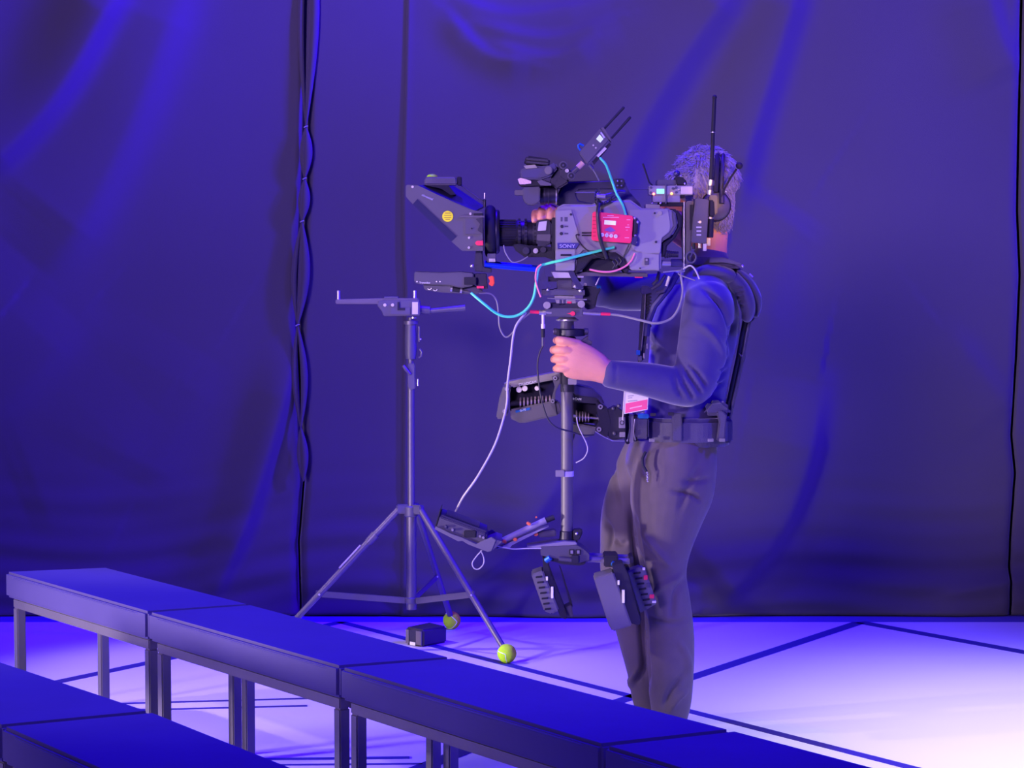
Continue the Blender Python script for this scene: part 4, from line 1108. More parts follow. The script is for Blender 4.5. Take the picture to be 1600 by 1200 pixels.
# ------------------------------------------------------------------ upright transmitter pack with the tall antenna
ux = thing('transmitter_pack', P(1098, 382, YS), 'upright transmitter pack with a tall black antenna beside the head of the operator', 'transmitter')
yu0, yu1 = YS - 0.085, YS - 0.03
MB().prism([(1087, 309), (1108, 312), (1104, 381), (1080, 379), (1083, 340)], yu0, yu1).build('housing', darkgrey, ux, bevel=0.003)
MB().prism([(1086, 341), (1100, 342), (1099, 371), (1085, 370)], yu0 - 0.001, yu0 + 0.003).build('label_plate', M('violet_black_plastic', (0, 0, 0)), ux)
for v, w in ((347, 3), (355, 8), (361, 7), (367, 7)):
    MB().rect(1092 - w / 2, v - 1, 1092 + w / 2, v + 1, yu0 - 0.002, yu0 + 0.001).build('label_print', M('pale_blue_print', (0, 0, 0)), ux)
disc(1094, 347, yu0 - 0.003, yu0, 2.2, silver, 'button', ux, 12)
MB().prism([(1068, 318), (1075, 314), (1083, 314), (1082, 345), (1079, 412), (1068, 412), (1066, 360)], yu0 + 0.02, yu1 + 0.02).build('rear_bracket', alu, ux, bevel=0.003)
MB().prism([(1078, 320), (1083, 320), (1083, 358), (1078, 360)], yu0 + 0.015, yu0 + 0.03).build('bracket_gap', rubber, ux)
MB().cyl(P(1110, 290, yu0 + 0.03), P(1111, 281, yu0 + 0.03), 5.6 * k, n=18).build('antenna_base', silver, ux, bevel=0.002)
MB().cyl(P(1110, 297, yu0 + 0.03), P(1110, 290, yu0 + 0.03), 4.2 * k, n=18).build('antenna_neck', alu, ux)
MB().cyl(P(1109, 304, yu0 + 0.03), P(1109.5, 297, yu0 + 0.03), 5.2 * k, n=18).build('antenna_nut', silver, ux, bevel=0.002)
an = MB().tube([P(1111, 281, yu0 + 0.03), P(1113, 240, yu0 + 0.03), P(1114, 207, yu0 + 0.03)], [3.4 * k, 3.2 * k, 2.9 * k], 14).build('antenna', rubber, ux)
MB().tube([P(1114, 207, yu0 + 0.03), P(1116.5, 152, yu0 + 0.03)], [3.2 * k, 3.0 * k], 14).build('antenna_upper', rubber, an)
MB().cyl(P(1114, 207.6, yu0 + 0.03), P(1114, 206, yu0 + 0.03), 3.7 * k, n=16).build('antenna_band', silver, an)
MB().ball(P(1116.6, 152, yu0 + 0.03), 3.7 * k, 14, 10).build('antenna_tip', rubber, an)
MB().prism([(1108, 312), (1116, 313), (1117, 335), (1114, 340), (1108, 336)], yu0 + 0.01, yu1).build('side_connector', rubber, ux, bevel=0.003)
MB().cyl(P(1110, 341, yu0 + 0.03), P(1109, 371, yu0 + 0.03), 5.5 * k, n=16).build('cable_plug', rubber, ux, bevel=0.001)
MB().cyl(P(1110, 342, yu0 + 0.03), P(1110, 339, yu0 + 0.03), 5.8 * k, n=16).build('plug_ring', silver, ux)
MB().rect(1104, 372, 1110, 384, yu0 + 0.015, yu1).build('end_terminal', silver, ux, bevel=0.001)
MB().rect(1099, 380, 1104, 392, yu0 + 0.01, yu1).build('end_terminal', M('pale_aluminium', (0, 0, 0)), ux, bevel=0.001)
for (u, v) in ((1093, 384), (1084, 385)):
    MB().tube([P(u, v - 5, yu0 + 0.02), P(u, v + 4, yu0 + 0.02)], 2.5 * k, 10).build('lower_jack', silver if u > 1090 else rubber, ux)
pts = [P(1080 + 7.5 * math.cos(a_), 402 + 8.5 * math.sin(a_), yu0 + 0.01) for a_ in np.linspace(0, 2 * PI, 24, endpoint=False)]
MB().tube(pts, 1.6 * k, 8, closed=True).build('cable_clip_ring', darkgrey, ux)
MB().tube([P(1069, 315, yu0 + 0.012), P(1069, 420, yu0 + 0.012), P(1066, 422, yu0 + 0.012), P(1036, 425, yu0 + 0.012)], 1.0 * k, 8).build('wire_frame', silver, ux)
# ================================================================== OPERATOR
YM = 6.95
def ringloft(mb, st, n=22, kk=4, cap=True):
    """st: (u, v, Y, image-plane half width px, depth half width m); rings stand across the path"""
    st = [tuple(s) for s in spline(st, kk)]
    pts = [P(s[0], s[1], s[2]) for s in st]
    m = len(pts)
    vs, fs = [], []
    # rounded ends
    def add_ring(c, t, ru, ry):
        w = t.cross(Vector((0, 1, 0)))
        if w.length < 1e-4:
            w = Vector((1, 0, 0))
        w.normalize()
        y = w.cross(t).normalized()
        for j in range(n):
            a = 2 * PI * j / n
            vs.append(c + w * (math.cos(a) * ru) + y * (math.sin(a) * ry))
    T = []
    for i in range(m):
        t = pts[min(i + 1, m - 1)] - pts[max(i - 1, 0)]
        T.append(t.normalized())
    s0 = st[0]; ru = s0[3] * s0[2] / F
    for q in (0.35, 0.8):
        f_ = math.sqrt(max(0.0, 1 - (1 - q) ** 2))
        add_ring(pts[0] - T[0] * (1 - q) * min(ru, s0[4]) * 0.7, T[0], ru * f_, s0[4] * f_)
    for i in range(m):
        add_ring(pts[i], T[i], st[i][3] * st[i][2] / F, st[i][4])
    s1 = st[-1]; ru = s1[3] * s1[2] / F
    for q in (0.8, 0.35):
        f_ = math.sqrt(max(0.0, 1 - (1 - q) ** 2))
        add_ring(pts[-1] + T[-1] * (1 - q) * min(ru, s1[4]) * 0.7, T[-1], ru * f_, s1[4] * f_)
    R = len(vs) // n
    for i in range(R - 1):
        for j in range(n):
            fs.append((i * n + j, i * n + (j + 1) % n, (i + 1) * n + (j + 1) % n, (i + 1) * n + j))
    fs.append(list(range(n))[::-1])
    fs.append([(R - 1) * n + j for j in range(n)])
    mb.add(vs, fs)

def fuse(mb, name, mat, voxel, smooth_it, parent=None, creases=(), org=None):
    """melt overlapping closed shapes into one continuous skin"""
    me = bpy.data.meshes.new('tmp')
    bm = bmesh.new()
    vv = [bm.verts.new(p) for p in mb.v]
    for f in mb.f:
        try:
            bm.faces.new([vv[i] for i in f])
        except ValueError:
            pass
    bmesh.ops.recalc_face_normals(bm, faces=bm.faces)
    bm.to_mesh(me); bm.free()
    tmp = bpy.data.objects.new('tmp', me)
    COL.objects.link(tmp)
    r = tmp.modifiers.new('r', 'REMESH'); r.mode = 'VOXEL'; r.voxel_size = voxel
    s = tmp.modifiers.new('s', 'SMOOTH'); s.factor = 0.5; s.iterations = smooth_it
    dg = bpy.context.evaluated_depsgraph_get()
    out = bpy.data.meshes.new_from_object(tmp.evaluated_get(dg))
    bpy.data.objects.remove(tmp)
    out.name = name
    n = len(out.vertices)
    co = np.empty(n * 3); out.vertices.foreach_get('co', co); co = co.reshape(-1, 3)
    no = np.empty(n * 3); out.vertices.foreach_get('normal', no); no = no.reshape(-1, 3)
    if creases:
        disp = np.zeros(n)
        for (px_, Yc, w, h) in creases:
            pl = [P(u, v, Yc) for u, v in spline(px_, 4)]
            best = np.full(n, 1e9); al = np.zeros(n)
            for i in range(len(pl) - 1):
                a, b = pl[i], pl[i + 1]
                dx, dz = b.x - a.x, b.z - a.z
                t = np.clip(((co[:, 0] - a.x) * dx + (co[:, 2] - a.z) * dz) / (dx * dx + dz * dz + 1e-12), 0, 1)
                d2 = (co[:, 0] - a.x - t * dx) ** 2 + (co[:, 2] - a.z - t * dz) ** 2
                m_ = d2 < best
                best = np.where(m_, d2, best); al = np.where(m_, (i + t) / (len(pl) - 1), al)
            fade = np.clip(np.minimum(al, 1 - al) * 4, 0, 1) * 0.9 + 0.1
            disp += 1.5 * h * np.exp(-best / (w * w)) * fade * (no[:, 1] < 0.35) * (co[:, 1] < Yc + 0.25)
        co = co + no * disp[:, None]
    if parent is not None:
        org = ORIG[parent.name]
    co = co - np.array(org)
    out.vertices.foreach_set('co', co.reshape(-1))
    out.polygons.foreach_set('use_smooth', [True] * len(out.polygons))
    out.materials.clear(); out.materials.append(mat)
    out.update()
    return link(name, out, org, parent)

def skin_mat():
    m = M('skin', (0.68, 0.29, 0.21), 0.5, 0, 0.4, 0.08, 260, 0.10, 25)
    b = m.node_tree.nodes['Principled BSDF']
    b.inputs['Subsurface Weight'].default_value = 0.12
    b.inputs['Subsurface Radius'].default_value = (0.012, 0.004, 0.002)
    b.inputs['Subsurface Scale'].default_value = 1.0
    return m
skin = skin_mat()

torso = [(1098, 428, YM, 30, 0.12), (1100, 446, YM, 46, 0.165), (1094, 475, YM, 62, 0.175), (1086, 515, YM, 70, 0.165), (1080, 555, YM, 66, 0.155), (1074, 600, YM, 64, 0.150), (1070, 645, YM, 63, 0.155), (1062, 690, YM, 60, 0.165)]
YLs = YM - 0.185
l_arm = [(1106, 464, YLs + 0.015, 37, 0.060), (1107, 482, YLs - 0.005, 41, 0.062), (1103, 510, YLs - 0.02, 41, 0.058), (1095, 550, YLs - 0.03, 38, 0.055), (1088, 585, YLs - 0.04, 36, 0.052)]
l_fore = [(1094, 585, YLs - 0.04, 33, 0.052), (1082, 604, YLs - 0.045, 31, 0.052), (1060, 604, YLs - 0.05, 30, 0.050), (1020, 595, YLs - 0.065, 27.5, 0.046), (985, 589, YLs - 0.08, 24.5, 0.042), (951, 584, YLs - 0.09, 22, 0.038)]
YRs = YM + 0.185
r_arm = [(1092, 446, YRs, 34, 0.062), (1060, 456, YRs, 32, 0.058), (1010, 457, YRs - 0.01, 29, 0.054), (965, 458, YRs - 0.03, 27, 0.05), (940, 452, YRs - 0.05, 26, 0.048)]
r_fore = [(944, 458, YRs - 0.04, 26, 0.048), (922, 430, YRs - 0.10, 24, 0.045), (902, 392, YRs - 0.18, 20, 0.038), (888, 362, YRs - 0.25, 17, 0.032)]
YLl, YRl = YM - 0.09, YM + 0.10
l_leg = [(1062, 690, YLl + 0.03, 58, 0.115), (1058, 725, YLl + 0.01, 63, 0.118), (1050, 765, YLl, 66, 0.112), (1042, 805, YLl, 58, 0.102), (1036, 850, YLl, 47, 0.088), (1036, 895, YLl, 37, 0.078), (1041, 940, YLl, 38, 0.075), (1046, 995, YLl, 39.5, 0.075),
         (1047, 1050, YLl, 37.5, 0.072), (1048, 1095, YLl, 33, 0.068), (1046, 1128, YLl, 27, 0.06)]
r_leg = [(1040, 690, YRl - 0.03, 56, 0.115), (1018, 725, YRl, 52, 0.118), (1000, 765, YRl, 50, 0.112), (988, 805, YRl, 49, 0.100), (982, 850, YRl, 45, 0.088), (978, 895, YRl, 40, 0.080), (986, 940, YRl, 36, 0.075), (1002, 995, YRl, 37, 0.073),
         (1016, 1050, YRl, 36, 0.070), (1020, 1090, YRl, 33, 0.066), (1022, 1114, YRl, 27, 0.058)]
hips = [(1062, 675, YM, 58, 0.155), (1054, 700, YM, 68, 0.17), (1048, 730, YM, 72, 0.165), (1045, 755, YM, 60, 0.13)]
def shrink(st, f):
    return [(a, b, c, d * f, e * f) for a, b, c, d, e in st]

# ---- body: one continuous skin
mb = MB()
for st in (torso, l_arm, l_fore, r_arm, r_fore):
    ringloft(mb, shrink(st, 0.62))
for st in (l_leg, r_leg, hips):
    ringloft(mb, shrink(st, 0.55))
# neck and head (seen from its left, facing left)
ringloft(mb, [(1106, 428, YM, 30, 0.075), (1110, 408, YM, 27, 0.062), (1112, 385, YM, 24, 0.056), (1112, 355, YM, 26, 0.058), (1108, 330, YM, 28, 0.06)])
head = [(1082, 256, YM, 22, 0.040), (1088, 262, YM, 36, 0.055), (1092, 278, YM, 49, 0.070), (1093, 300, YM, 54, 0.076), (1091, 322, YM, 53, 0.075), (1086, 342, YM, 46, 0.069), (1077, 358, YM, 36, 0.060), (1067, 370, YM, 25, 0.047), (1062, 377, YM, 15, 0.033)]
ringloft(mb, head, n=28)
def blob(u, v, Y, ru, rY, rv=None):
    c = P(u, v, Y)
    mb.ball(c, 1.0, 14, 10, (ru * Y / F, rY, (rv or ru) * Y / F))
ringloft(mb, [(1040, 312, YM, 3.5, 0.008), (1034, 325, YM, 5.5, 0.011), (1031, 333, YM, 6.5, 0.014), (1036, 337, YM, 5, 0.012)])   # nose
blob(1042, 306, YM, 6, 0.045, 4)       # brow
blob(1041, 347, YM, 5, 0.022, 2.6)     # upper lip
blob(1042, 352.5, YM, 5, 0.020, 2.8)   # lower lip
blob(1046, 367, YM, 8, 0.020, 7)       # chin
for s in (-1, 1):
    blob(1098, 326, YM + s * 0.078, 9, 0.010, 15)   # ears
    blob(1060, 338, YM + s * 0.045, 14, 0.02, 11)   # cheeks
# left hand, closed round the post
YH = YS - 0.048
ringloft(mb, [(957, 583, YH + 0.004, 20, 0.030), (944, 580, YH + 0.002, 20, 0.027), (930, 573, YH, 24.5, 0.024), (914, 567, YH, 28.5, 0.022), (898, 562, YH, 30.5, 0.020), (889, 559, YH, 28, 0.017), (885, 558, YH, 25, 0.014)])
fing = [(531.5, 871, 6.7), (546.5, 866, 6.8), (561, 867, 6.5), (575.5, 870, 6.3)]
for i, (v, ue, r) in enumerate(fing):
    ry = r * YS / F
    ringloft(mb, [(905, v + 6 - 1.5 * i, YH + 0.002, r * 1.05, ry), (890, v + 3 - 1.0 * i, YH - 0.004, r * 1.08, ry * 1.05), (877, v + 0.5, YH - 0.002, r, ry), (ue, v, YH + 0.018, r * 0.96, ry * 0.95), (ue - 1, v + 1, YH + 0.045, r * 0.9, ry * 0.9),
                  (ue + 7, v + 2, YH + 0.074, r * 0.86, ry * 0.86), (ue + 18, v + 2, YH + 0.082, r * 0.8, ry * 0.8)], n=16, kk=3)
ringloft(mb, [(926, 561, YH + 0.012, 11, 0.02), (914, 549, YH + 0.035, 9.5, 0.017), (903, 543, YH + 0.062, 8, 0.014), (890, 542, YH + 0.082, 7, 0.012), (878, 544, YH + 0.088, 6.4, 0.011)], n=16, kk=3)   # thumb
# right hand, over the top of the lens
ringloft(mb, [(888, 360, YS + 0.10, 15, 0.028), (876, 347, YS + 0.085, 17, 0.026), (862, 338, YS + 0.065, 18, 0.024), (851, 333, YS + 0.045, 18, 0.018)], n=18)
for (u, r, dv) in ((836, 5.6, 4), (847, 7.2, 0), (861, 7.4, -1), (872, 6.5, 1)):
    ry = r * YS / F
    ringloft(mb, [(u + 5, 334 + dv, YS + 0.055, r, ry), (u + 2, 329 + dv, YS + 0.022, r * 1.02, ry), (u, 328.5 + dv, YS - 0.008, r, ry), (u - 1, 334 + dv, YS - 0.034, r * 0.96, ry * 0.95), (u - 1, 342 + dv, YS - 0.042, r * 0.85, ry * 0.85)], n=16, kk=3)
ringloft(mb, [(872, 352, YS + 0.08, 9, 0.017), (856, 360, YS + 0.062, 8, 0.014), (842, 366, YS + 0.055, 7, 0.012), (830, 368, YS + 0.05, 6.2, 0.011)], n=16, kk=3)
# feet core
for (st, Y) in ((1046, YLl), (1022, YRl)):
    zf = 600 + F * math.tan(math.atan2(CAM_H, Y) - PITCH)
    ringloft(mb, [(st + 8, zf - 20, Y, 14, 0.03), (st - 14, zf - 12, Y, 9, 0.036), (st - 50, zf - 8, Y, 6, 0.036)])
org = Vector((P(1045, 1140, YM).x, YM, 0))
person = fuse(mb, 'person', skin, 0.0028, 2, None, (), org)
tag(person, 'camera operator in a dark shirt and grey trousers gripping the stabiliser post', 'person')
# eyes
eyem = M('eye_white', (0.8, 0.78, 0.75), 0.2)
for s in (-1, 1):
    MB().ball(P(1047, 314, YM + s * 0.032), 0.012, 14, 10).build('eyeball', eyem, person)
    MB().ball(P(1043, 314, YM + s * 0.032), 0.0065, 12, 8).build('iris', M('dark_iris', (0.03, 0.025, 0.02), 0.2), person)

# ---- shirt
shirt_m = M('navy_black_knit', (0.060, 0.048, 0.16), 0.8, 0, 0.25, 0.10, 420, 0.12, 30, sheen=0.5)
mb = MB()
for st in (torso, l_arm, l_fore, r_arm, r_fore):
    ringloft(mb, st, n=26)
ringloft(mb, [(1104, 432, YM, 36, 0.12), (1108, 412, YM, 31, 0.085), (1111, 399, YM, 28, 0.066)], n=24)
for s, st in ((-1, l_arm), (1, r_arm)):
    ringloft(mb, [(1100, 446, YM + s * 0.05, 36, 0.07), (1102, 454, YM + s * 0.12, 36, 0.06), (1104, 466, YM + s * 0.175, 34, 0.05)], n=20)
ya_ = YLs - 0.05
cr = [([(1100, 450), (1130, 480), (1146, 520), (1150, 560)], ya_, 0.007, -0.010),
      ([(1090, 445), (1120, 470), (1138, 510), (1140, 545)], ya_, 0.006, -0.006),
      ([(1135, 540), (1150, 520), (1158, 500)], ya_, 0.006, -0.010),
      ([(1080, 500), (1110, 520), (1128, 550), (1126, 590)], ya_, 0.010, 0.007),
      ([(1060, 560), (1075, 585), (1088, 605), (1095, 618)], ya_, 0.006, -0.008),
      ([(1065, 560), (1085, 578), (1098, 596), (1104, 606)], ya_, 0.005, -0.008),
      ([(1056, 572), (1066, 596), (1078, 616), (1082, 624)], ya_, 0.006, -0.007),
      ([(1050, 580), (1056, 605), (1068, 624)], ya_, 0.006, -0.005),
      ([(1120, 580), (1135, 575), (1146, 562)], ya_, 0.005, -0.007),
      ([(1118, 600), (1134, 592), (1144, 582)], ya_, 0.005, -0.008),
      ([(1116, 614), (1130, 608), (1142, 600)], ya_, 0.005, -0.008),
      ([(1010, 540), (1030, 545), (1052, 560)], ya_, 0.008, -0.006),
      ([(1012, 505), (1028, 520), (1040, 545)], ya_, 0.008, 0.006),
      ([(960, 566), (961, 585), (958, 604)], ya_, 0.003, -0.002)]
shirt = fuse(mb, 'shirt', shirt_m, 0.0065, 5, person, cr)
shirt['label'] = 'dark long sleeved shirt'
# ---- trousers
tr_m = M('grey_brown_trouser_cloth', (0.108, 0.086, 0.112), 0.85, 0, 0.2, 0.10, 380, 0.12, 25, sheen=0.2)
mb = MB()
for st in (l_leg, r_leg, hips):
    ringloft(mb, st, n=26)
ya_ = YLl - 0.09
cr = [([(990, 800), (996, 850), (1002, 900), (1006, 960)], ya_, 0.010, -0.016),
      ([(1008, 960), (1010, 1020), (1014, 1085)], ya_, 0.008, -0.016),
      ([(1100, 720), (1075, 760), (1060, 800)], ya_, 0.010, -0.006),
      ([(1045, 765), (1080, 772), (1098, 785)], ya_, 0.006, -0.009),
      ([(1062, 750), (1090, 752), (1112, 748)], ya_, 0.006, -0.007),
      ([(1000, 830), (1025, 860), (1050, 890)], ya_, 0.010, 0.008),
      ([(1070, 900), (1040, 915), (1015, 935)], ya_, 0.008, 0.008),
      ([(1072, 910), (1055, 930), (1050, 970)], ya_, 0.008, -0.008),
      ([(1010, 965), (1050, 975), (1082, 970)], ya_, 0.006, -0.006),
      ([(1036, 1110), (1050, 1080), (1075, 1050)], ya_, 0.008, -0.010),
      ([(1044, 1120), (1060, 1095), (1078, 1080)], ya_, 0.007, 0.008),
      ([(1000, 1090), (1008, 1070), (1012, 1050)], ya_, 0.007, -0.010),
      ([(985, 1085), (992, 1060), (1000, 1045)], YRl - 0.08, 0.007, 0.008),
      ([(948, 815), (955, 835), (950, 870)], YRl - 0.08, 0.007, -0.009),
      ([(958, 840), (970, 850), (982, 845)], YRl - 0.08, 0.006, -0.008),
      ([(960, 720), (962, 755), (972, 790)], YRl - 0.08, 0.008, -0.006),
      ([(1005, 710), (1004, 735), (1012, 755)], ya_, 0.005, -0.010),
      ([(1060, 1000), (1075, 1030), (1080, 1060)], ya_, 0.010, 0.006)]
trou = fuse(mb, 'trousers', tr_m, 0.0065, 4, person, cr)
trou['label'] = 'loose grey brown trousers'
# zip pocket on the near hip
YZ = YLl - 0.122
MB().tube([P(u, v, Y_) for u, v, Y_ in ((1009, 706, YZ + .03), (1004, 716, YZ + .025), (1005, 728, YZ + .02), (1010, 737, YZ + .015))], 0.0045, 8).build('pocket_opening', rubber, trou)
for i in range(6):
    p_ = P(1011 + (i % 2) * 0.8, 738 + i * 2.8, YZ + 0.012)
    MB().ball(p_, 0.0028, 8, 6).build('zip_pull', silver, trou)
# shoes
shoe_m = M('black_shoe', (0.03, 0.03, 0.032), 0.5, 0, 0.4, 0.1, 120)
for (u0, Y) in ((1046, YLl), (1022, YRl)):
    zf = 600 + F * math.tan(math.atan2(CAM_H, Y) - PITCH)
    mb = MB()
    ringloft(mb, [(u0 + 22, zf - 15, Y, 12, 0.036), (u0 + 5, zf - 17, Y, 17, 0.042), (u0 - 25, zf - 13, Y, 13, 0.046), (u0 - 58, zf - 10, Y, 9, 0.044), (u0 - 76, zf - 8, Y, 6, 0.034)])
    for i_, q in enumerate(mb.v):
        if q.z < 0.004:
            q.z = 0.004
    sh = mb.build('shoe', shoe_m, person)

# ---- hair
hair_m = M('grey_hair', (0.26, 0.24, 0.33), 0.55, 0, 0.4, 0.35, 180, 0.35, 60, sheen=0.3)
mb = MB()
cap = [(1084, 251, YM, 24, 0.046), (1088, 257, YM, 42, 0.064), (1093, 272, YM, 55, 0.078), (1097, 294, YM, 58, 0.084), (1102, 312, YM, 53, 0.084), (1112, 330, YM, 39, 0.081), (1119, 346, YM, 27, 0.072), (1121, 358, YM, 18, 0.058), (1122, 366, YM, 12, 0.045)]
ringloft(mb, cap, n=30)
hair = fuse(mb, 'hair', hair_m, 0.005, 2, person)
hair['label'] = 'short tousled grey hair'
strands = MB()
rs = random.Random(3)
hv = hair.data.vertices
horg = ORIG[hair.name]
xm = P(1085, 300, YM).x
zlow = P(1090, 372, YM).z
cand = [v for v in hv if v.co.z + horg.z > P(1060, 292, YM).z or v.co.x + horg.x > P(1080, 300, YM).x]
for i in range(5200):
    v = cand[rs.randrange(len(cand))]
    p0 = v.co + horg
    nrm = v.normal.copy()
    top = p0.z > P(1090, 275, YM).z
    flow = Vector((0.35, 0.0, -0.8)) if p0.x > xm else Vector((-0.5, 0, 0.05))
    flow += Vector((rs.uniform(-.5, .5), rs.uniform(-.5, .5), rs.uniform(-.45, .45)))
    flow -= nrm * flow.dot(nrm)
    ln = rs.uniform(0.016, 0.032) if top else rs.uniform(0.010, 0.020)
    lift = rs.uniform(0.15, 0.75) if top else rs.uniform(0.06, 0.3)
    d1 = (flow + nrm * lift).normalized()
    d2 = (flow * 1.1 + nrm * lift * 0.4 + Vector((0, 0, -0.15))).normalized()
    p1 = p0 + d1 * ln * 0.5
    p2 = p1 + d2 * ln * 0.5
    strands.tube([p0 - nrm * 0.003, p1, p2], [0.0016, 0.0013, 0.0004], 4)
strands.build('hair_strands', hair_m, hair, kind='stuff')

# ------------------------------------------------------------------ headset
hs = thing('headset', P(1122, 345, YM - 0.1), 'black headset with a microphone boom worn by the operator', 'headset')
ye = YM - 0.082
cup = P(1118, 322, ye)
MB().lathe(P(1118, 322, ye), (0.1, -1, 0), [(0, 20 * YM / F), (0.008, 22 * YM / F), (0.018, 20 * YM / F), (0.026, 13 * YM / F)], 28).build('ear_cup', darkgrey, hs)
MB().lathe(P(1118, 322, ye + 0.004), (0.1, -1, 0), [(0, 23 * YM / F), (0.006, 24 * YM / F), (0.010, 22 * YM / F)], 28).build('ear_cushion', rubber, hs)
for du, r in ((0, 4.2), (9, 3.2)):
    pts = []
    for i in range(21):
        a = PI * i / 20
        z = 300 - 59 * math.sin(a)
        pts.append(P(1118 + du + 3 * math.sin(a), z, YM - math.copysign(abs(math.cos(a)) ** 0.55, math.cos(a)) * 0.098))
    MB().tube(pts, r * YM / F, 8).build('headband', rubber if du == 0 else blackp, hs)
MB().tube([P(1128, 296, ye - 0.02), P(1128, 318, ye - 0.03)], 4 * YM / F, 10).build('yoke', blackp, hs)
MB().rect(1108, 305, 1121, 335, ye - 0.034, ye - 0.016).build('cup_housing', M('violet_black_plastic', (0, 0, 0)), hs, bevel=0.003)
bm_ = MB().tube([P(1126, 312, ye - 0.03), P(1131, 297, ye - 0.03), P(1142, 277, ye - 0.035), P(1151, 264, ye - 0.04)], 1.6 * YM / F, 8).build('mic_boom', rubber, hs)
MB().ball(P(1155, 259, ye - 0.04), 5.4 * YM / F, 16, 12).build('microphone', rubber, hs)
MB().ball(P(1134, 299, ye - 0.032), 2.0 * YM / F, 10, 8).build('boom_screw', silver, hs)

# ------------------------------------------------------------------ vest
vest = thing('operator_vest', P(1075, 690, YM), 'padded black load bearing vest worn by the operator', 'vest')
pad = M('black_padded_fabric', (0.06, 0.052, 0.11), 0.75, 0, 0.3, 0.12, 200, 0.12, 20, sheen=0.4)
web = M('black_webbing', (0.075, 0.066, 0.12), 0.7, 0, 0.3, 0.15, 300)
for s in (-1, 1):
    mb = MB()
    ringloft(mb, [(1088, 428, YM + s * 0.105, 11, 0.05), (1105, 424, YM + s * 0.11, 13, 0.052), (1125, 427, YM + s * 0.11, 13, 0.052), (1140, 432, YM + s * 0.105, 12, 0.05)], n=18)
    fuse(mb, 'shoulder_pad', pad, 0.006, 4, vest)
    mb = MB()
    ringloft(mb, [(1145, 436, YM + s * 0.10, 13, 0.045), (1158, 452, YM + s * 0.10, 14, 0.046), (1166, 470, YM + s * 0.10, 13.5, 0.046), (1169, 488, YM + s * 0.098, 10.5, 0.042), (1166, 498, YM + s * 0.095, 8, 0.036)], n=18)
    q = fuse(mb, 'back_pad', pad, 0.005, 3, vest, [([(1148 + i * 0, 452 + i * 7), (1163, 449 + i * 7)], YM - 0.14, 0.0035, -0.006) for i in range(5)] if s < 0 else ())
mb = MB()
ringloft(mb, [(1150, 424, YM, 8, 0.11), (1165, 438, YM, 9, 0.12), (1177, 458, YM, 9, 0.12), (1181, 476, YM, 8, 0.11), (1178, 494, YM, 5, 0.09)], n=22)
fuse(mb, 'back_shell', pad, 0.006, 4, vest)
MB().hexa([P(1080, 416, YM - 0.135), P(1158, 420, YM - 0.125), P(1160, 424, YM + 0.125), P(1080, 416, YM + 0.135)],
          [P(1086, 401, YM - 0.135), P(1130, 402, YM - 0.13), P(1158, 411, YM + 0.12), P(1086, 401, YM + 0.135)]).build('yoke_plate', pad, vest, bevel=0.006)
MB().prism([(1108, 403), (1130, 402), (1157, 410), (1159, 415), (1128, 410), (1108, 411)], YM - 0.145, YM - 0.12).build('yoke_strap', web, vest, bevel=0.002)
MB().ball(P(1160, 416, YM - 0.13), 0.005, 10, 8).build('yoke_rivet', silver, vest)
MB().tube([P(1171, 428, YM - 0.11), P(1176, 433, YM - 0.11)], 0.003, 8).build('yoke_rivet', silver, vest)
MB().prism([(1172, 494), (1180, 478), (1183, 480), (1178, 500), (1173, 504)], YM - 0.05, YM + 0.05).build('spar_socket', black, vest, bevel=0.002)
for du, r, m_, nm in ((0, 3.4, alu, 'back_spar'), (-7, 3.4, rubber, 'inner_spar')):
    MB().tube([P(1171 + du, 498, YM - 0.05), P(1160 + du, 560, YM - 0.05), P(1138 + du, 662, YM - 0.05)], r * YM / F, 12).build(nm, m_, vest)
MB().cyl(P(1161, 554, YM - 0.05), P(1159, 564, YM - 0.05), 4.6 * YM / F, n=14).build('spar_collar', alu, vest)
MB().prism([(1161, 556), (1156, 553), (1154, 551), (1158, 558)], YM - 0.06, YM - 0.04).build('spar_catch', silver, vest)
# waist belt, a band round the body
def band(v0, v1, u_c, hw, hy, t, nm, mat, a0=0.0, a1=2 * PI, n=64):
    mb = MB()
    z0, z1 = P(u_c, v1, YM).z, P(u_c, v0, YM).z
    xc = P(u_c, (v0 + v1) / 2, YM).x
    kx = YM / F
    seg = max(3, int(n * (a1 - a0) / (2 * PI)))
    prev = None
    for i in range(seg + 1):
        a = a0 + (a1 - a0) * i / seg
        def pt(r, z):
            c, s_ = math.cos(a), math.sin(a)
            e = 0.75
            return Vector((xc + math.copysign(abs(c) ** e, c) * (hw * kx + r), YM + math.copysign(abs(s_) ** e, s_) * (hy + r), z))
        cur = [pt(0, z0), pt(t, z0), pt(t, z1), pt(0, z1)]
        if prev:
            mb.hexa(prev, cur)
        prev = cur
    return mb.build(nm, mat, vest)
band(648, 692, 1069, 64, 0.163, 0.010, 'waist_belt', pad)
band(654, 684, 1070, 66, 0.170, 0.011, 'belt_strap', web)
belt_y = YM - 0.186
for u, w in ((1058, 8),):
    MB().rect(u - w, 645, u + w, 690, belt_y - 0.006, belt_y + 0.006).build('belt_loop', web, vest, bevel=0.003)
MB().rect(993, 652, 1014, 686, belt_y + 0.01, belt_y + 0.05).build('front_wrap', web, vest, bevel=0.006)
MB().prism([(1120, 643), (1130, 641), (1136, 650), (1133, 690), (1120, 690), (1124, 660)], belt_y + 0.0, belt_y + 0.03).build('side_strap', web, vest, bevel=0.004)
MB().prism([(1100, 640), (1110, 627), (1128, 625), (1142, 637), (1142, 650), (1102, 650)], YM - 0.17, YM - 0.06).build('lumbar_pad', pad, vest, bevel=0.012, seg=4)
MB().rect(1128, 655, 1145, 692, YM - 0.12, YM + 0.12).build('lumbar_plate', web, vest, bevel=0.006)
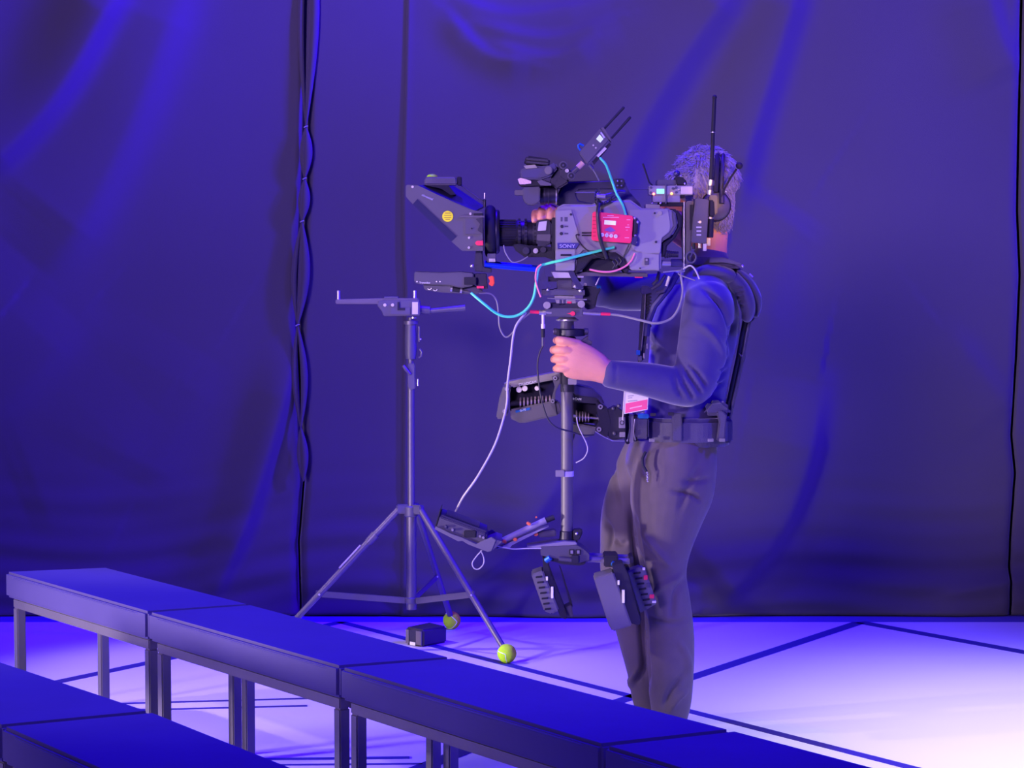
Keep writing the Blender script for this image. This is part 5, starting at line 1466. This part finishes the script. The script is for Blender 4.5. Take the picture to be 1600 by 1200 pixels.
for (u, v) in ((1018, 688), (1110, 688), (1128, 688), (1020, 648), (1048, 647)):
    MB().rect(u - 4, v - 2.5, u + 5, v + 2.5, belt_y - 0.008, belt_y + 0.002).build('belt_buckle', silver if v > 660 else black, vest, bevel=0.001)
MB().rect(997, 647, 1014, 654, belt_y + 0.0, belt_y + 0.03).build('blue_buckle', bluep, vest, bevel=0.002)
# front spine and chest straps
ysp = YM - 0.17
MB().prism([(1005, 452), (1016, 452), (1014, 500), (1007, 560), (997, 570), (1000, 510)], ysp + 0.02, ysp + 0.05).build('front_spine', black, vest, bevel=0.003)
MB().tube([P(1009, 452, ysp + 0.01), P(1007, 500, ysp + 0.01), P(1000, 566, ysp + 0.01)], 1.2 * YM / F, 8).build('spine_edge', alu, vest)
for i in range(11):
    MB().rect(1009, 458 + i * 5, 1018, 460.6 + i * 5, ysp + 0.012, ysp + 0.03).build('spine_notch', rubber, vest)
MB().prism([(1001, 449), (1006, 446), (1016, 448), (1018, 458), (1003, 460)], ysp, ysp + 0.05).build('chest_clamp', M('blue_black_lever', (0, 0, 0)), vest, bevel=0.003)
sp_ = [P(1058, 428, ysp + 0.02), P(1045, 450, ysp + 0.008), P(1022, 478, ysp + 0.010), P(1012, 505, ysp + 0.018), P(1010, 525, ysp + 0.02)]
MB().tube(sp_, 0.010, 8).build('chest_strap', M('blue_black_webbing', (0.04, 0.035, 0.12), 0.5), vest)
for (a, b) in (((1018, 452), (1040, 430)), ((1026, 458), (1044, 446)), ((1020, 445), (1030, 425))):
    MB().tube([P(*a, ysp - 0.005), P((a[0] + b[0]) / 2 + 2, (a[1] + b[1]) / 2 + 3, ysp - 0.01), P(*b, ysp)], 0.005, 8).build('strap_end', web, vest)
MB().tube([P(1046, 432, ysp - 0.02), P(1041, 447, ysp - 0.02)], 2.4 * YM / F, 10).build('chest_rod', M('cream_plastic', (0, 0, 0)), vest)
for (u, v, m_) in ((997, 551, bluep), (1006, 556, silver), (1000, 560, darkgrey), (1011, 541, silver)):
    MB().box(P(u, v, ysp - 0.002), (0.012, 0.01, 0.014) if m_ is not silver else (0.004, 0.006, 0.016)).build('spine_buckle', m_, vest, bevel=0.001)
# socket hardware at the front of the belt
for i, (u, w) in enumerate(((981, 3), (986, 4), (993, 3))):
    MB().rect(u - w, 646 + i, u + w, 694 - i * 2, YM - 0.15, YM - 0.05).build('socket_plate', (black, silver, rubber)[i], vest, bevel=0.002)
MB().tube([P(983, 650, YM - 0.155), P(984, 670, YM - 0.155), P(980, 690, YM - 0.155)], 1.3 * YM / F, 8).build('socket_pin', silver, vest)
MB().tube([P(992, 655, YM - 0.155), P(990, 675, YM - 0.155), P(993, 688, YM - 0.155)], 1.3 * YM / F, 8).build('socket_pin', silver, vest)

# ------------------------------------------------------------------ pass card
bd = thing('pass_card', P(993, 646, YM - 0.2), 'white and pink pass card hanging under the forearm of the operator', 'pass card')
yk = YM - 0.215
MB().prism([(976, 600), (1014, 606), (1012, 640), (975, 647)], yk, yk + 0.0025).build('card', M('white_card', (0.8, 0.76, 0.76), 0.5), bd)
MB().prism([(977.5, 630.5), (1011.8, 624), (1011, 639), (977, 645.5)], yk - 0.0007, yk + 0.001).build('pink_band', M('pink_print', (0.95, 0.10, 0.28), 0.5), bd)
MB().prism([(975.5, 603), (977.2, 603), (973.5, 658), (972, 656)], yk - 0.001, yk + 0.003).build('sleeve_edge', M('cream_plastic', (0, 0, 0)), bd)
for (u, v, w) in ((981, 618.5, 9), (981, 621.5, 7), (981, 626.5, 15)):
    MB().prism([(u, v), (u + w, v - w * 0.1), (u + w, v + 1.2 - w * 0.1), (u, v + 1.2)], yk - 0.0006, yk + 0.001).build('print_line', M('grey_print', (0.3, 0.3, 0.32), 0.5), bd)
MB().prism([(984, 637.2), (1003, 633.2), (1003, 635.2), (984, 639.2)], yk - 0.0012, yk).build('print_line', M('pale_red_print', (0, 0, 0)), bd)
# ================================================================== CABLES
def cable(name, pts, r, mat, label, seg=6, parent=None):
    """pts: (u, v, Y)"""
    q = [P(a, b, c) for a, b, c in spline(pts, seg)]
    o = MB().tube(q, r, 8).build(name, mat)
    return tag(o, label, 'cable')
a, b = Y0 - 0.04, YS - 0.07
cable('video_cable', [(937, 246, Yv0 - 0.005), (947, 258, Yv0 - 0.01), (956, 282, Y0 - 0.01), (963, 302, Y0 - 0.015), (972, 318, Y0 - 0.012), (978, 336, Y0 - 0.01)], 2.0 * k, tealc, 'short teal cable from the wireless transmitter down to the red box')
cable('video_cable', [(960, 386, Y0 - 0.012), (915, 397, Y0 - 0.015), (880, 406, Y0 - 0.02), (855, 412, b), (843, 418, b), (838, 440, b), (834, 464, b), (824, 482, b), (808, 493, b), (790, 494.5, b), (775, 489, b), (758, 476, b - .005), (736, 457.5, YS - 0.06)], 2.2 * k, tealc,
      'long teal cable looping under the lens to the control unit')
cable('power_cable', [(748, 458, YS - 0.05), (766, 459, YS - 0.05), (776, 470, YS - 0.05), (779, 490, YS - 0.05), (781, 512, YS - 0.05), (790, 526.5, YS - 0.05), (801, 520, YS - 0.05), (812, 503, YS - 0.05), (830, 487.5, YS - 0.05)], 1.3 * k, greyc, 'thin dark cable hanging in a loop below the control unit')
cable('monitor_cable', [(822, 488, YS - 0.055), (808, 506, YS - 0.06), (802, 525, YS - 0.06), (798, 560, YS - 0.06), (793, 600, YS - 0.05), (792, 630, YS - 0.05), (784, 664, YS - 0.06), (771, 700, YS - 0.06), (746, 745, YS - 0.05), (724, 776, YS - 0.03), (712, 799, YS)], 1.8 * k, M('light_grey_cable', (0.45, 0.43, 0.46), 0.4),
      'long pale cable running from the top stage down to the monitor')
cable('power_cable', [(848.5, 540, YS - 0.05), (843, 552, YS - 0.05), (840, 570, YS - 0.05), (842, 600, YS - 0.045), (848, 632, YS - 0.045), (857, 656, YS - 0.045), (870, 668, YS - 0.045), (890, 674, YS - 0.035), (910, 680, YS - 0.02), (928, 680, YS)], 1.3 * k, blackc,
      'black cable crossing in front of the support arm')
cable('video_cable', [(953, 491, YS - 0.05), (972, 493.5, YS - 0.06), (1000, 500, YS - 0.09), (1025, 505, YS - 0.11), (1048, 498, YS - 0.11), (1061, 480, YS - 0.11), (1067, 455, YS - 0.10), (1064, 430, YS - 0.09), (1066, 421, YS - 0.07)], 2.0 * k, greyc,
      'grey cable curving from the top stage to the chest of the operator')
cable('control_wire', [(846, 413, b - .004), (839, 420, b - .004), (837, 436, b - .004), (840, 450, b - .004), (845, 464, b)], 1.4 * k, pinkc, 'short pink wire beside the left cam lever')
cable('control_wire', [(921, 421, Y0 - 0.012), (940, 424.5, Y0 - 0.015), (957, 424, Y0 - 0.015), (974, 418, Y0 - 0.014), (986, 408, Y0 - 0.012), (992, 396, Y0 - 0.008)], 1.5 * k, pinkc, 'pink wire curving under the rear of the camera')
cable('tether_loop', [(753, 860, YS - 0.09), (744, 870, YS - 0.09), (738, 880, YS - 0.09), (741, 888, YS - 0.09), (748, 889, YS - 0.09), (755, 882, YS - 0.09), (756, 872, YS - 0.09), (751, 860, YS - 0.09)], 0.9 * k, M('light_grey_cable', (0, 0, 0)), 'small wire loop hanging under the monitor')
cable('power_cable', [(936, 318, Y0 - 0.02), (934, 332, Y0 - 0.036), (935, 350, Y0 - 0.036), (937, 370, Y0 - 0.036), (943, 390, Y0 - 0.02), (948, 404, Y0 - 0.01)], 2.9 * k, blackc, 'thick black cable crossing the red box')
cable('control_wire', [(904, 366, Y0 - 0.006), (900, 368, Y0 - 0.01), (904, 378, Y0 - 0.01), (916, 390, Y0 - 0.01), (932, 400, Y0 - 0.01), (944, 404, Y0 - 0.006)], 1.0 * k, blackc, 'thin dark wire running across the camera side below the vent slots')
cable('control_wire', [(985, 376, Y0 - 0.02), (980, 388, Y0 - 0.015), (974, 402, Y0 - 0.008)], 1.2 * k, blackc, 'thin dark wire from the red box down to the shoulder pad')
cable('control_wire', [(901, 652, YS - 0.02), (903, 664, YS - 0.025), (909, 678, YS - 0.03), (916, 692, YS - 0.03), (918, 704, YS - 0.03), (912, 716, YS - 0.025), (900, 723, YS - 0.015)], 0.9 * k, M('light_grey_cable', (0, 0, 0)), 'thin pale wire looping right of the centre post')
cable('control_wire', [(1068, 420, YS - 0.08), (1078, 415, YS - 0.09), (1086, 421, YS - 0.10), (1093, 436, YS - 0.11)], 1.4 * k, M('light_grey_cable', (0, 0, 0)), 'short pale wire behind the camera over the shoulder')
cable('control_wire', [(1070, 424, YS - 0.085), (1060, 428, YS - 0.09), (1080, 436, YS - 0.10), (1086, 438, YS - 0.10)], 1.0 * k, greyc, 'thin grey wire tangled at the shoulder of the operator')
cable('control_wire', [(787, 383, YS - 0.04), (790, 395, YS - 0.045), (800, 409, YS - 0.05), (812, 408, YS - 0.05), (825, 401, YS - 0.05)], 1.0 * k, greyc, 'thin wire hanging below the zoom lens')
cable('monitor_cable', [(775, 853, YS - 0.04), (800, 857.5, YS - 0.05), (822, 857, YS - 0.055), (846, 857, YS - 0.055)], 1.0 * k, M('light_grey_cable', (0, 0, 0)), 'thin cable from the monitor bracket to the sled base')
cable('control_wire', [(926, 264, Yv0), (931, 272, Yv0 + 0.01), (936, 282, Yv0 + 0.03)], 1.1 * k, greyc, 'short grey wire from the wireless transmitter to the handle')
